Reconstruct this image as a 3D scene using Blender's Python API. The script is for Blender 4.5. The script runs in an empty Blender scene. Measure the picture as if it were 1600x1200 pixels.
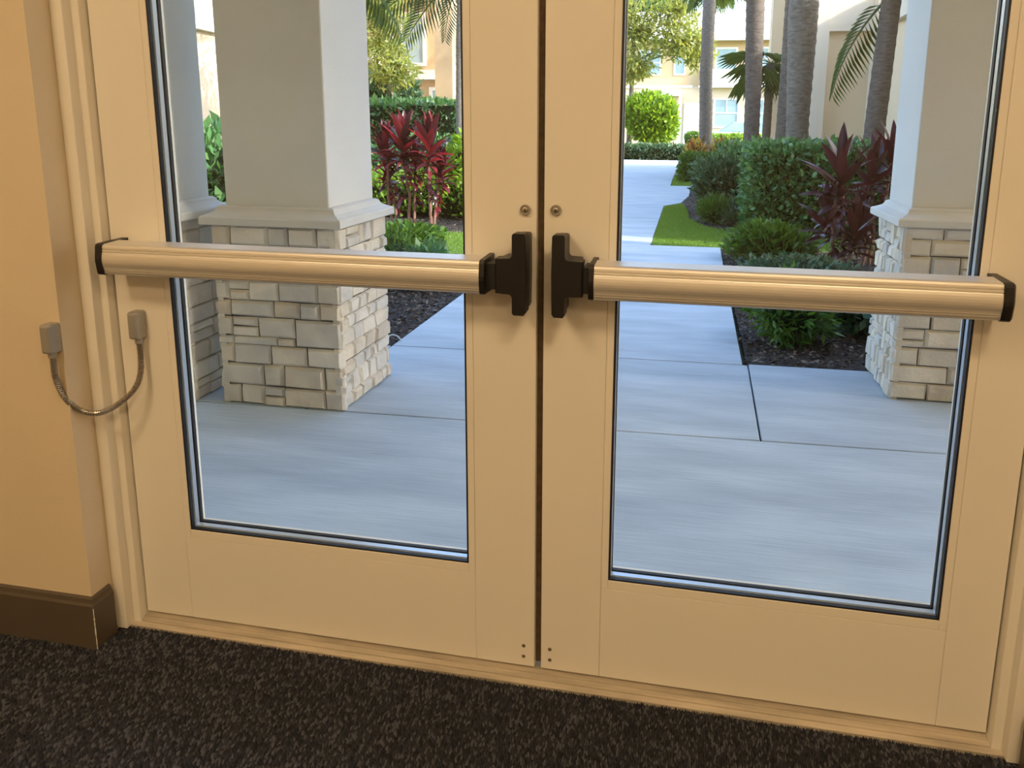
import bpy, math, random
import numpy as np
from mathutils import Vector, Matrix

random.seed(7)
rng = np.random.default_rng(7)
scn = bpy.context.scene
C = scn.collection

# ------------------------------------------------------------------ camera, light, exposure
cam = bpy.data.cameras.new('camera')
cam.sensor_width = 36.0
cam.lens = 1150.0 / 1600.0 * 36.0
cam.shift_x = -0.0346
cam.shift_y = -0.1213
cam.clip_start = 0.02
cam.clip_end = 500
camo = bpy.data.objects.new('camera', cam)
C.objects.link(camo)
camo.location = (0.26948, -1.34339, 1.12567)
camo.rotation_euler = (math.radians(79.57338), math.radians(-0.47164), math.radians(10.81196))
scn.camera = camo

SUN_AZ = math.radians(-13)     # measured from +X towards +Y
SUN_EL = math.radians(28)
world = bpy.data.worlds.new('world')
scn.world = world
world.use_nodes = True
wn = world.node_tree
wn.nodes.clear()
sky = wn.nodes.new('ShaderNodeTexSky')
sky.sky_type = 'NISHITA'
sky.sun_disc = False
sky.sun_elevation = SUN_EL
sky.sun_rotation = math.pi / 2 - SUN_AZ
sky.air_density = 1.0
sky.dust_density = 2.0
sky.ozone_density = 1.2
bgn = wn.nodes.new('ShaderNodeBackground')
bgn.inputs['Strength'].default_value = 1.08
wout = wn.nodes.new('ShaderNodeOutputWorld')
wn.links.new(sky.outputs[0], bgn.inputs[0])
wn.links.new(bgn.outputs[0], wout.inputs[0])

sun = bpy.data.lights.new('sun', 'SUN')
sun.energy = 8.0
sun.color = (1.0, 0.93, 0.80)
sun.angle = math.radians(0.6)
suno = bpy.data.objects.new('sun', sun)
C.objects.link(suno)
suno.location = (20, 20, 20)
sd = Vector((math.cos(SUN_AZ) * math.cos(SUN_EL), math.sin(SUN_AZ) * math.cos(SUN_EL), math.sin(SUN_EL)))
suno.rotation_euler = sd.to_track_quat('Z', 'Y').to_euler()

vs = scn.view_settings
vs.view_transform = 'Standard'
vs.look = 'None'
vs.gamma = 1.0
vs.use_curve_mapping = False
vs.exposure = 0.0
LAMP_W = 14.3                  # each ceiling light panel
LAMP_C = (1.0, 0.70, 0.38)

# ------------------------------------------------------------------ materials
MATS = {}
def nmat(name):
    m = bpy.data.materials.new(name)
    m.use_nodes = True
    m.node_tree.nodes.clear()
    return m, m.node_tree

def N(nt, t, **kw):
    n = nt.nodes.new(t)
    for k, v in kw.items():
        if k in n.inputs:
            n.inputs[k].default_value = v
        else:
            setattr(n, k, v)
    return n

def ramp(nt, stops):
    r = nt.nodes.new('ShaderNodeValToRGB')
    el = r.color_ramp.elements
    while len(el) < len(stops):
        el.new(0.5)
    for e, (p, c) in zip(el, stops):
        e.position = p
        e.color = (c[0], c[1], c[2], 1)
    return r

def surf(name, col, rough=0.5, metal=0.0, var=0.06, scale=6.0, bump=0.0, bscale=60.0, spec=0.5, stretch=(1, 1, 1), col2=None):
    """painted / mineral / metal surface: noise-varied colour with fine bump"""
    m, nt = nmat(name)
    tc = N(nt, 'ShaderNodeTexCoord')
    mp = N(nt, 'ShaderNodeMapping')
    mp.inputs['Scale'].default_value = stretch
    nt.links.new(tc.outputs['Object'], mp.inputs[0])
    no = N(nt, 'ShaderNodeTexNoise', Scale=scale, Detail=5.0)
    nt.links.new(mp.outputs[0], no.inputs['Vector'])
    a = col2 if col2 else tuple(c * (1 - var) for c in col)
    b = tuple(min(1, c * (1 + var)) for c in col)
    r = ramp(nt, [(0.3, a), (0.7, b)])
    nt.links.new(no.outputs['Fac'], r.inputs[0])
    p = N(nt, 'ShaderNodeBsdfPrincipled', Roughness=rough, Metallic=metal)
    p.inputs['Specular IOR Level'].default_value = spec
    nt.links.new(r.outputs[0], p.inputs['Base Color'])
    if bump:
        n2 = N(nt, 'ShaderNodeTexNoise', Scale=bscale, Detail=4.0)
        nt.links.new(mp.outputs[0], n2.inputs['Vector'])
        bp = N(nt, 'ShaderNodeBump', Strength=bump, Distance=0.01)
        nt.links.new(n2.outputs['Fac'], bp.inputs['Height'])
        nt.links.new(bp.outputs[0], p.inputs['Normal'])
    o = N(nt, 'ShaderNodeOutputMaterial')
    nt.links.new(p.outputs[0], o.inputs[0])
    MATS[name] = m
    return m

def leafmat(name, cols, transl=0.35, rough=0.45, spec=0.35, island=True, tcol=None):
    """leaf: colour differs from leaf to leaf, light shines through"""
    m, nt = nmat(name)
    if island:
        g = N(nt, 'ShaderNodeNewGeometry')
        src = g.outputs['Random Per Island']
    else:
        g = N(nt, 'ShaderNodeObjectInfo')
        src = g.outputs['Random']
    k = len(cols)
    r = ramp(nt, [((i + 0.5) / k, c) for i, c in enumerate(cols)])
    nt.links.new(src, r.inputs[0])
    p = N(nt, 'ShaderNodeBsdfPrincipled', Roughness=rough)
    p.inputs['Specular IOR Level'].default_value = spec
    nt.links.new(r.outputs[0], p.inputs['Base Color'])
    t = N(nt, 'ShaderNodeBsdfTranslucent')
    hs = N(nt, 'ShaderNodeMixRGB', blend_type='MULTIPLY')
    hs.inputs[0].default_value = 1.0
    hs.inputs[2].default_value = (*(tcol or (1.9, 1.7, 0.6)), 1)
    nt.links.new(r.outputs[0], hs.inputs[1])
    nt.links.new(hs.outputs[0], t.inputs[0])
    mx = N(nt, 'ShaderNodeMixShader')
    mx.inputs[0].default_value = transl
    nt.links.new(p.outputs[0], mx.inputs[1])
    nt.links.new(t.outputs[0], mx.inputs[2])
    o = N(nt, 'ShaderNodeOutputMaterial')
    nt.links.new(mx.outputs[0], o.inputs[0])
    MATS[name] = m
    return m

def objmat(name, cols, rough=0.85, bump=0.4, bscale=30, nscale=8):
    """stone / slab: colour differs from piece to piece, mottled"""
    m, nt = nmat(name)
    oi = N(nt, 'ShaderNodeObjectInfo')
    k = len(cols)
    r = ramp(nt, [((i + 0.5) / k, c) for i, c in enumerate(cols)])
    nt.links.new(oi.outputs['Random'], r.inputs[0])
    tc = N(nt, 'ShaderNodeTexCoord')
    no = N(nt, 'ShaderNodeTexNoise', Scale=nscale, Detail=6.0)
    nt.links.new(tc.outputs['Object'], no.inputs['Vector'])
    r2 = ramp(nt, [(0.3, (0.80, 0.80, 0.81)), (0.72, (1.10, 1.08, 1.05))])
    nt.links.new(no.outputs['Fac'], r2.inputs[0])
    mu = N(nt, 'ShaderNodeMixRGB', blend_type='MULTIPLY')
    mu.inputs[0].default_value = 1.0
    nt.links.new(r.outputs[0], mu.inputs[1])
    nt.links.new(r2.outputs[0], mu.inputs[2])
    p = N(nt, 'ShaderNodeBsdfPrincipled', Roughness=rough)
    p.inputs['Specular IOR Level'].default_value = 0.3
    nt.links.new(mu.outputs[0], p.inputs['Base Color'])
    n2 = N(nt, 'ShaderNodeTexNoise', Scale=bscale, Detail=8.0)
    nt.links.new(tc.outputs['Object'], n2.inputs['Vector'])
    bp = N(nt, 'ShaderNodeBump', Strength=bump, Distance=0.02)
    nt.links.new(n2.outputs['Fac'], bp.inputs['Height'])
    nt.links.new(bp.outputs[0], p.inputs['Normal'])
    o = N(nt, 'ShaderNodeOutputMaterial')
    nt.links.new(p.outputs[0], o.inputs[0])
    MATS[name] = m
    return m

def concrete(name, col):
    """broom-finished concrete: fine lines along X, soft blotches"""
    m, nt = nmat(name)
    tc = N(nt, 'ShaderNodeTexCoord')
    mp = N(nt, 'ShaderNodeMapping')
    mp.inputs['Scale'].default_value = (2.2, 90.0, 1.0)
    nt.links.new(tc.outputs['Object'], mp.inputs[0])
    fine = N(nt, 'ShaderNodeTexNoise', Scale=2.0, Detail=6.0, Roughness=0.65)
    nt.links.new(mp.outputs[0], fine.inputs['Vector'])
    mp2 = N(nt, 'ShaderNodeMapping')
    mp2.inputs['Scale'].default_value = (1.0, 4.0, 1.0)
    nt.links.new(tc.outputs['Object'], mp2.inputs[0])
    blot = N(nt, 'ShaderNodeTexNoise', Scale=1.5, Detail=5.0)
    nt.links.new(mp2.outputs[0], blot.inputs['Vector'])
    r1 = ramp(nt, [(0.30, tuple(c * 0.86 for c in col)), (0.7, tuple(c * 1.1 for c in col))])
    nt.links.new(fine.outputs['Fac'], r1.inputs[0])
    r2 = ramp(nt, [(0.3, (0.80, 0.81, 0.83)), (0.65, (1.08, 1.08, 1.07))])
    nt.links.new(blot.outputs['Fac'], r2.inputs[0])
    mu = N(nt, 'ShaderNodeMixRGB', blend_type='MULTIPLY')
    mu.inputs[0].default_value = 1.0
    nt.links.new(r1.outputs[0], mu.inputs[1])
    nt.links.new(r2.outputs[0], mu.inputs[2])
    p = N(nt, 'ShaderNodeBsdfPrincipled', Roughness=0.8)
    p.inputs['Specular IOR Level'].default_value = 0.3
    nt.links.new(mu.outputs[0], p.inputs['Base Color'])
    bp = N(nt, 'ShaderNodeBump', Strength=0.25, Distance=0.004)
    nt.links.new(fine.outputs['Fac'], bp.inputs['Height'])
    nt.links.new(bp.outputs[0], p.inputs['Normal'])
    o = N(nt, 'ShaderNodeOutputMaterial')
    nt.links.new(p.outputs[0], o.inputs[0])
    MATS[name] = m
    return m

def glassmat(name, tint, ior=1.5):
    m, nt = nmat(name)
    t = N(nt, 'ShaderNodeBsdfTransparent')
    t.inputs[0].default_value = (*tint, 1)
    g = N(nt, 'ShaderNodeBsdfGlossy', Roughness=0.0)
    lw = N(nt, 'ShaderNodeLayerWeight', Blend=0.5)
    pw = N(nt, 'ShaderNodeMath', operation='POWER')
    pw.inputs[1].default_value = 5.0
    nt.links.new(lw.outputs['Facing'], pw.inputs[0])
    f = N(nt, 'ShaderNodeMath', operation='MULTIPLY_ADD')      # Schlick reflectance of glass
    f.inputs[1].default_value = 0.965
    f.inputs[2].default_value = 0.016
    nt.links.new(pw.outputs[0], f.inputs[0])
    mx = N(nt, 'ShaderNodeMixShader')
    nt.links.new(f.outputs[0], mx.inputs[0])
    nt.links.new(t.outputs[0], mx.inputs[1])
    nt.links.new(g.outputs[0], mx.inputs[2])
    o = N(nt, 'ShaderNodeOutputMaterial')
    nt.links.new(mx.outputs[0], o.inputs[0])
    MATS[name] = m
    return m

def emit(name, col, s):
    m, nt = nmat(name)
    e = N(nt, 'ShaderNodeEmission', Strength=s)
    e.inputs[0].default_value = (*col, 1)
    o = N(nt, 'ShaderNodeOutputMaterial')
    nt.links.new(e.outputs[0], o.inputs[0])
    MATS[name] = m
    return m

surf('wall_paint', (0.71, 0.60, 0.435), 0.6, var=0.02, bump=0.05, bscale=160)
surf('door_paint', (0.83, 0.79, 0.71), 0.38, var=0.015, scale=3)
surf('frame_paint', (0.83, 0.79, 0.71), 0.35, var=0.015, scale=3)
surf('ceiling_paint', (0.8, 0.78, 0.74), 0.8, var=0.02)
surf('base_rubber', (0.095, 0.075, 0.056), 0.42, var=0.06, scale=10)
surf('carpet_base', (0.012, 0.012, 0.014), 0.95, var=0.2, scale=40)
surf('threshold_metal', (0.56, 0.49, 0.39), 0.45, metal=0.35, var=0.22, scale=7, stretch=(1, 8, 8), bump=0.1)
surf('aluminium', (0.80, 0.775, 0.74), 0.45, metal=0.68, var=0.004, scale=4)
surf('silver_spacer', (0.62, 0.68, 0.74), 0.35, metal=0.6, var=0.03)
surf('black_plastic', (0.009, 0.008, 0.009), 0.40, var=0.1, bump=0.04, bscale=400)
surf('black_rubber', (0.012, 0.012, 0.015), 0.5, var=0.1)
surf('brown_strip', (0.10, 0.065, 0.035), 0.85, var=0.3, scale=60)
surf('box_metal', (0.40, 0.39, 0.37), 0.38, metal=0.45, var=0.05)
surf('conduit', (0.42, 0.38, 0.33), 0.30, metal=0.9, var=0.08)
surf('lock_metal', (0.50, 0.48, 0.45), 0.28, metal=0.9, var=0.06)
surf('dark_brass', (0.09, 0.07, 0.05), 0.4, metal=0.5, var=0.1)
surf('screw_metal', (0.22, 0.18, 0.13), 0.4, metal=0.6, var=0.1)
surf('stucco', (0.69, 0.67, 0.625), 0.85, var=0.04, scale=3, bump=0.25, bscale=220)
surf('cap_stone', (0.64, 0.61, 0.56), 0.75, var=0.05, scale=7, bump=0.12, bscale=120)
surf('mortar', (0.10, 0.095, 0.085), 0.95, var=0.15, scale=30)
surf('mulch_soil', (0.035, 0.026, 0.021), 0.95, var=0.4, scale=30, bump=0.6, bscale=70)
surf('lawn_soil', (0.14, 0.22, 0.045), 0.95, var=0.3, scale=30, bump=0.5, bscale=90)
surf('house_cream', (0.62, 0.49, 0.36), 0.85, var=0.03)
surf('house_tan', (0.58, 0.40, 0.23), 0.85, var=0.03)
surf('facade_bounce_paint', (0.80, 0.56, 0.28), 0.85, var=0.03, bump=0.15, bscale=150)  # warm tone strengthened to bounce light onto the column fronts
surf('ground', (0.10, 0.13, 0.05), 0.95, var=0.3, scale=2)
surf('tan_stucco', (0.80, 0.64, 0.44), 0.85, var=0.03, scale=2, bump=0.15, bscale=150)
surf('cream_stucco', (0.82, 0.73, 0.60), 0.85, var=0.03, scale=2, bump=0.15, bscale=150)
surf('white_trim', (0.78, 0.76, 0.72), 0.6, var=0.02)
surf('sky_toned_glass', (0.30, 0.40, 0.44), 0.15, var=0.15, scale=1.5)  # reflected sky is put into the base colour
surf('roof_tile', (0.55, 0.50, 0.46), 0.8, var=0.1)
surf('bark_grey', (0.165, 0.145, 0.125), 0.9, var=0.35, scale=9, stretch=(1.5, 1.5, 4), bump=0.8, bscale=25)
surf('bark_brown', (0.125, 0.10, 0.085), 0.9, var=0.35, scale=9, stretch=(1.5, 1.5, 5), bump=0.8, bscale=25)
surf('bark_ring', (0.15, 0.13, 0.115), 0.95, var=0.3, scale=20)
surf('twig', (0.13, 0.085, 0.05), 0.9, var=0.3, scale=20)
surf('cane', (0.26, 0.13, 0.10), 0.7, var=0.3, scale=25)
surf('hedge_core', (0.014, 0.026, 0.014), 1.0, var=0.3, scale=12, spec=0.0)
surf('car_paint', (0.50, 0.62, 0.60), 0.25, var=0.02)
surf('tyre', (0.02, 0.02, 0.02), 0.8)
surf('white_plastic', (0.75, 0.75, 0.72), 0.5)
concrete('concrete', (0.45, 0.51, 0.57))
objmat('stone', [(0.66, 0.57, 0.46), (0.74, 0.66, 0.55), (0.66, 0.61, 0.54), (0.80, 0.73, 0.63), (0.58, 0.55, 0.51), (0.76, 0.67, 0.54)])
glassmat('glass', (0.965, 0.985, 0.995))
leafmat('leaf_hedge', [(0.055, 0.14, 0.06), (0.09, 0.20, 0.08), (0.17, 0.31, 0.11), (0.07, 0.165, 0.07)], 0.25, rough=0.38, spec=0.5, tcol=(1.4, 1.7, 0.6))
leafmat('leaf_lime', [(0.17, 0.28, 0.035), (0.25, 0.38, 0.05), (0.12, 0.23, 0.03)], 0.45)
leafmat('leaf_shrub', [(0.06, 0.14, 0.025), (0.10, 0.20, 0.03), (0.045, 0.10, 0.02)], 0.3)
leafmat('leaf_blue', [(0.05, 0.115, 0.06), (0.08, 0.16, 0.085), (0.035, 0.085, 0.045), (0.13, 0.21, 0.13)], 0.2)
leafmat('leaf_pale', [(0.20, 0.25, 0.07), (0.27, 0.30, 0.10), (0.15, 0.20, 0.06), (0.32, 0.33, 0.15)], 0.45)
leafmat('leaf_palm', [(0.06, 0.12, 0.022), (0.085, 0.155, 0.03), (0.11, 0.18, 0.04)], 0.3)
leafmat('leaf_fan', [(0.06, 0.12, 0.035), (0.10, 0.16, 0.05)], 0.3)
leafmat('leaf_croton', [(0.75, 0.55, 0.08), (0.30, 0.03, 0.05), (0.70, 0.58, 0.18), (0.12, 0.10, 0.03)], 0.3, tcol=(1.4, 1.2, 0.8))
leafmat('leaf_wine', [(0.040, 0.012, 0.017), (0.060, 0.016, 0.022), (0.085, 0.020, 0.026), (0.05, 0.02, 0.03)], 0.18, rough=0.3, spec=0.6, island=False, tcol=(2.4, 0.8, 0.9))
leafmat('leaf_red', [(0.05, 0.014, 0.022), (0.085, 0.017, 0.028), (0.25, 0.036, 0.052), (0.045, 0.018, 0.028)], 0.36, rough=0.3, spec=0.5, island=False, tcol=(2.6, 0.7, 0.8))
leafmat('grass', [(0.16, 0.27, 0.045), (0.21, 0.33, 0.06), (0.13, 0.23, 0.04)], 0.35)
leafmat('chip', [(0.04, 0.030, 0.024), (0.08, 0.058, 0.045), (0.13, 0.095, 0.075), (0.025, 0.019, 0.016), (0.25, 0.20, 0.165)], 0.0, rough=0.8)
leafmat('yarn', [(0.026, 0.027, 0.034), (0.046, 0.047, 0.058), (0.034, 0.035, 0.043), (0.095, 0.096, 0.112)], 0.0, rough=0.95, spec=0.05)
emit('lamp_glow', (1.0, 0.74, 0.42), 12.0)

# ------------------------------------------------------------------ mesh helpers
def link(o):
    C.objects.link(o)
    return o

def tag(o, label=None, cat=None, group=None, kind=None):
    if label: o['label'] = label
    if cat: o['category'] = cat
    if group: o['group'] = group
    if kind: o['kind'] = kind
    return o

def empty(name, loc=(0, 0, 0)):
    o = bpy.data.objects.new(name, None)
    o.empty_display_size = 0.1
    o.location = loc
    return link(o)

class MB:
    def __init__(s):
        s.v = []; s.f = []
    def add(s, vs, fs):
        b = len(s.v)
        s.v += [tuple(map(float, q)) for q in vs]
        s.f += [tuple(i + b for i in q) for q in fs]
        return s
    def box(s, x0, x1, y0, y1, z0, z1):
        return s.add([(x0, y0, z0), (x1, y0, z0), (x1, y1, z0), (x0, y1, z0), (x0, y0, z1), (x1, y0, z1), (x1, y1, z1), (x0, y1, z1)],
                     [(0, 3, 2, 1), (4, 5, 6, 7), (0, 1, 5, 4), (1, 2, 6, 5), (2, 3, 7, 6), (3, 0, 4, 7)])
    def prism(s, poly, z0, z1):           # poly in XY, counter-clockwise
        n = len(poly)
        vs = [(x, y, z0) for x, y in poly] + [(x, y, z1) for x, y in poly]
        fs = [tuple(range(n - 1, -1, -1)), tuple(range(n, 2 * n))]
        fs += [(i, (i + 1) % n, n + (i + 1) % n, n + i) for i in range(n)]
        return s.add(vs, fs)
    def extx(s, prof, x0, x1):            # profile in (y,z) pushed along X
        n = len(prof)
        vs = [(x0, y, z) for y, z in prof] + [(x1, y, z) for y, z in prof]
        fs = [tuple(range(n)), tuple(range(2 * n - 1, n - 1, -1))]
        fs += [(i, n + i, n + (i + 1) % n, (i + 1) % n) for i in range(n)]
        return s.add(vs, fs)
    def exty(s, prof, y0, y1, sc=1.0):    # profile in (x,z) pushed along Y, end scaled about its centre
        n = len(prof)
        cx = sum(q[0] for q in prof) / n; cz = sum(q[1] for q in prof) / n
        vs = [(x, y0, z) for x, z in prof] + [(cx + (x - cx) * sc, y1, cz + (z - cz) * sc) for x, z in prof]
        fs = [tuple(range(n)), tuple(range(2 * n - 1, n - 1, -1))]
        fs += [(i, n + i, n + (i + 1) % n, (i + 1) % n) for i in range(n)]
        return s.add(vs, fs)
    def tube(s, pts, rad, n=10, cap=True):
        pts = [Vector(q) for q in pts]
        k = len(pts)
        if not hasattr(rad, '__len__'): rad = [rad] * k
        up = Vector((0.13, 0.21, 0.97))
        rings = []
        prev = None
        for i in range(k):
            d = (pts[min(i + 1, k - 1)] - pts[max(i - 1, 0)]).normalized()
            if prev is None:
                a = d.cross(up)
                if a.length < 1e-3: a = d.cross(Vector((1, 0, 0)))
                a.normalize()
            else:
                a = (prev - d * prev.dot(d)).normalized()
            prev = a
            b = d.cross(a)
            rings.append([pts[i] + (a * math.cos(t) + b * math.sin(t)) * rad[i] for t in [2 * math.pi * j / n for j in range(n)]])
        vs = [tuple(q) for r in rings for q in r]
        fs = [(i * n + j, i * n + (j + 1) % n, (i + 1) * n + (j + 1) % n, (i + 1) * n + j) for i in range(k - 1) for j in range(n)]
        if cap:
            fs += [tuple(range(n - 1, -1, -1)), tuple((k - 1) * n + j for j in range(n))]
        return s.add(vs, fs)
    def ring_y(s, cx, cz, prof, n=24):    # lathe about a Y axis: prof = [(r, y)...]
        k = len(prof)
        vs = [(cx + r * math.cos(2 * math.pi * j / n), y, cz + r * math.sin(2 * math.pi * j / n)) for r, y in prof for j in range(n)]
        fs = [(i * n + j, i * n + (j + 1) % n, (i + 1) * n + (j + 1) % n, (i + 1) * n + j) for i in range(k - 1) for j in range(n)]
        fs += [tuple((k - 1) * n + j for j in range(n))]
        return s.add(vs, fs)
    def build(s, name, mat, parent=None, smooth=False, bevel=0, seg=2, ang=0.6):
        me = bpy.data.meshes.new(name)
        off = Vector(parent.get('_o', (0, 0, 0))) if parent else Vector((0, 0, 0))
        ox, oy, oz = off
        me.from_pydata([(x - ox, y - oy, z - oz) for x, y, z in s.v], [], s.f)
        return finish(me, name, mat, parent, smooth, bevel, seg, ang)

def finish(me, name, mat, parent=None, smooth=False, bevel=0, seg=2, ang=0.6):
    me.materials.append(MATS[mat])
    me.update()
    if smooth:
        me.polygons.foreach_set('use_smooth', [True] * len(me.polygons))
        try:
            me.set_sharp_from_angle(angle=0.7)
        except Exception:
            pass
    o = bpy.data.objects.new(name, me)
    link(o)
    if parent: o.parent = parent
    if bevel:
        b = o.modifiers.new('bevel', 'BEVEL')
        b.width = bevel; b.segments = seg; b.limit_method = 'ANGLE'; b.angle_limit = ang
    return o

def root(name, loc, label, cat, group=None, kind=None):
    """a thing's empty; parts are given in world coordinates and stored relative to it"""
    o = empty(name, loc)
    ORI[o.name] = Vector(loc)
    tag(o, label, cat, group, kind)
    return o
ORI = {}
_b = MB.build
def build(s, name, mat, parent=None, **k):
    off = Vector((0, 0, 0))
    q = parent
    while q is not None:
        off = off + Vector(q.location)
        q = q.parent
    s.v = [(x - off.x, y - off.y, z - off.z) for x, y, z in s.v]
    me = bpy.data.meshes.new(name)
    me.from_pydata(s.v, [], s.f)
    return finish(me, name, mat, parent, **k)
MB.build = build

def struct(name, mb, mat, label=None, **k):
    o = mb.build(name, mat, None, **k)
    return tag(o, label, None, None, 'structure')

def npmesh(name, V, F, mat, parent=None, kind=None):
    """big meshes straight from numpy arrays; V world coords"""
    off = Vector((0, 0, 0)); q = parent
    while q is not None:
        off = off + Vector(q.location); q = q.parent
    V = np.asarray(V, dtype=np.float64) - np.array(off)
    me = bpy.data.meshes.new(name)
    F = np.asarray(F)
    me.vertices.add(len(V)); me.vertices.foreach_set('co', V.ravel())
    k = F.shape[1]
    me.loops.add(F.size); me.loops.foreach_set('vertex_index', F.ravel().astype(np.int32))
    me.polygons.add(len(F)); me.polygons.foreach_set('loop_start', np.arange(0, F.size, k, dtype=np.int32))
    me.update(calc_edges=True)
    me.validate()
    o = finish(me, name, mat, parent)
    if kind: o['kind'] = kind
    return o

def unit(a):
    return a / np.maximum(np.linalg.norm(a, axis=1, keepdims=True), 1e-9)

def leaves(P, D, size, wid=0.45, fold=0.25, jit=0.35):
    """P base points, D leaf directions -> folded rhombic leaves (4 verts, 2 tris each)"""
    n = len(P)
    L = size * (1 + jit * (rng.random(n) * 2 - 1))[:, None]
    D = unit(D)
    R = unit(np.cross(D, unit(rng.normal(size=(n, 3)) + np.array([0, 0, 1.2]))))
    U = np.cross(R, D)
    mid = P + D * L * 0.5 - U * L * fold * wid
    a = P; t = P + D * L
    l = mid + R * L * wid * 0.5 + U * L * fold * wid; r = mid - R * L * wid * 0.5 + U * L * fold * wid
    V = np.stack([a, r, t, l], 1).reshape(-1, 3)
    i = np.arange(n)[:, None] * 4
    F = np.concatenate([i + np.array([[0, 1, 2]]), i + np.array([[0, 2, 3]])], 1).reshape(-1, 3)
    return V, F

def blob_pts(n, c, r, shell=0.35, lumps=9, lump=0.22, zmin=-1.0):
    """points on a lumpy ellipsoid shell and outward directions"""
    d = unit(rng.normal(size=(int(n * 1.5), 3)))
    d = d[d[:, 2] > zmin][:n]
    lc = unit(rng.normal(size=(lumps, 3)))
    g = np.exp(-((1 - d @ lc.T) / 0.12)).max(1)
    rad = (1 - lump) + lump * g
    rad = rad * (1 - shell * rng.random(len(d)) ** 1.6)
    return np.array(c) + d * rad[:, None] * np.array(r), d

def box_pts(n, x0, x1, y0, y1, z0, z1, rough=0.05, rnd=0.08):
    s = np.array([(x1 - x0) * (z1 - z0)] * 2 + [(y1 - y0) * (z1 - z0)] * 2 + [(x1 - x0) * (y1 - y0)])
    f = rng.choice(5, n, p=s / s.sum())
    u = rng.random((n, 3))
    P = np.array([x0, y0, z0]) + u * np.array([x1 - x0, y1 - y0, z1 - z0])
    D = np.zeros((n, 3))
    for k, (ax, val, sg) in enumerate([(1, y0, -1), (1, y1, 1), (0, x0, -1), (0, x1, 1), (2, z1, 1)]):
        q = f == k
        P[q, ax] = val; D[q, ax] = sg
    # rounded edges: pull corners in
    c = np.array([(x0 + x1) / 2, (y0 + y1) / 2, (z0 + z1) / 2]); h = np.array([(x1 - x0) / 2, (y1 - y0) / 2, (z1 - z0) / 2])
    t = np.abs((P - c) / h)
    e = np.sort(t, axis=1)[:, 1]
    P -= D * (rnd * np.clip((e - 0.75) / 0.25, 0, 1) ** 2)[:, None]
    P += rng.normal(size=(n, 3)) * rough * 0.5 - D * (rng.random(n) * rough)[:, None]
    return P, D

def hedge(name, label, x0, x1, y0, y1, z0, z1, n, size, mat, group=None, wid=0.5, rough=0.05, core=True, cat='hedge'):
    r = root(name, ((x0 + x1) / 2, (y0 + y1) / 2, z0), label, cat, group)
    P, D = box_pts(n, x0, x1, y0, y1, z0, z1, rough)
    V, F = leaves(P, D * 0.7 + rng.normal(size=D.shape) * 0.65 + np.array([0, 0, 0.35]), size, wid)
    npmesh('foliage', V, F, mat, r, 'stuff')
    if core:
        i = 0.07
        MB().box(x0 + i, x1 - i, y0 + i, y1 - i, z0, z1 - i).build('dark_core', 'hedge_core', r, bevel=0.05)  # solid dark filler that stops the view through the leaves
    return r

def shrub(name, label, c, rad, n, size, mat, group=None, wid=0.4, shell=0.5, stems=5, lump=0.3, cat='shrub', zb=None, up=0.5, core=0.62, stem='twig', spread=0.35):
    zb = -0.05 if zb is None else zb
    r = root(name, (c[0], c[1], zb), label, cat, group)
    P, D = blob_pts(n, c, rad, shell, 12, lump)
    P = P[P[:, 2] > zb + 0.01]; D = D[:len(P)] if len(D) != len(P) else D
    D = unit(P - np.array(c) + 1e-6)
    V, F = leaves(P, D * 0.8 + rng.normal(size=D.shape) * 0.6 + np.array([0, 0, up]), size, wid)
    npmesh('foliage', V, F, mat, r, 'stuff')
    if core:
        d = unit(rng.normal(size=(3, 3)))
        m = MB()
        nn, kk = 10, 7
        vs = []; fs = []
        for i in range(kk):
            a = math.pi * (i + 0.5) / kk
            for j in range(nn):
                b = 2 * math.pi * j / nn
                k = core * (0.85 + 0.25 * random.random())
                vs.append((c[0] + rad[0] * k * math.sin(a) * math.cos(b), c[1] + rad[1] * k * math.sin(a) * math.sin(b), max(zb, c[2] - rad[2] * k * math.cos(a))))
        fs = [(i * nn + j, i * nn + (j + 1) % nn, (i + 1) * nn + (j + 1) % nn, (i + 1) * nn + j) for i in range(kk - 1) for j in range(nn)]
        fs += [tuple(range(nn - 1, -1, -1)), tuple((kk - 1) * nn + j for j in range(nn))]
        m.add(vs, fs).build('dark_core', 'hedge_core', r)  # solid dark filler closing the gaps behind the leaves
    for k in range(stems):
        a = random.uniform(0, 6.28)
        e = Vector((c[0] + rad[0] * spread * 1.4 * math.cos(a), c[1] + rad[1] * spread * 1.4 * math.sin(a), c[2]))
        b = Vector((c[0] + rad[0] * spread * 0.5 * math.cos(a), c[1] + rad[1] * spread * 0.5 * math.sin(a), zb - 0.02))
        MB().tube([b, b.lerp(e, 0.5) + Vector((random.uniform(-.02, .02), 0, 0)), e], [0.012, 0.009, 0.005], 5).build('stem', stem, r)
    return r

# ------------------------------------------------------------------ the room
FZ = -0.022                     # top of the carpet
CZ = 2.72
XL, XR = -0.978, 0.915          # wall corners either side of the doorway
struct('floor', MB().box(-2.6, 2.5, -4.2, -0.02, -0.06, FZ - 0.004), 'carpet_base')
fl = bpy.data.objects['floor']
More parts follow.
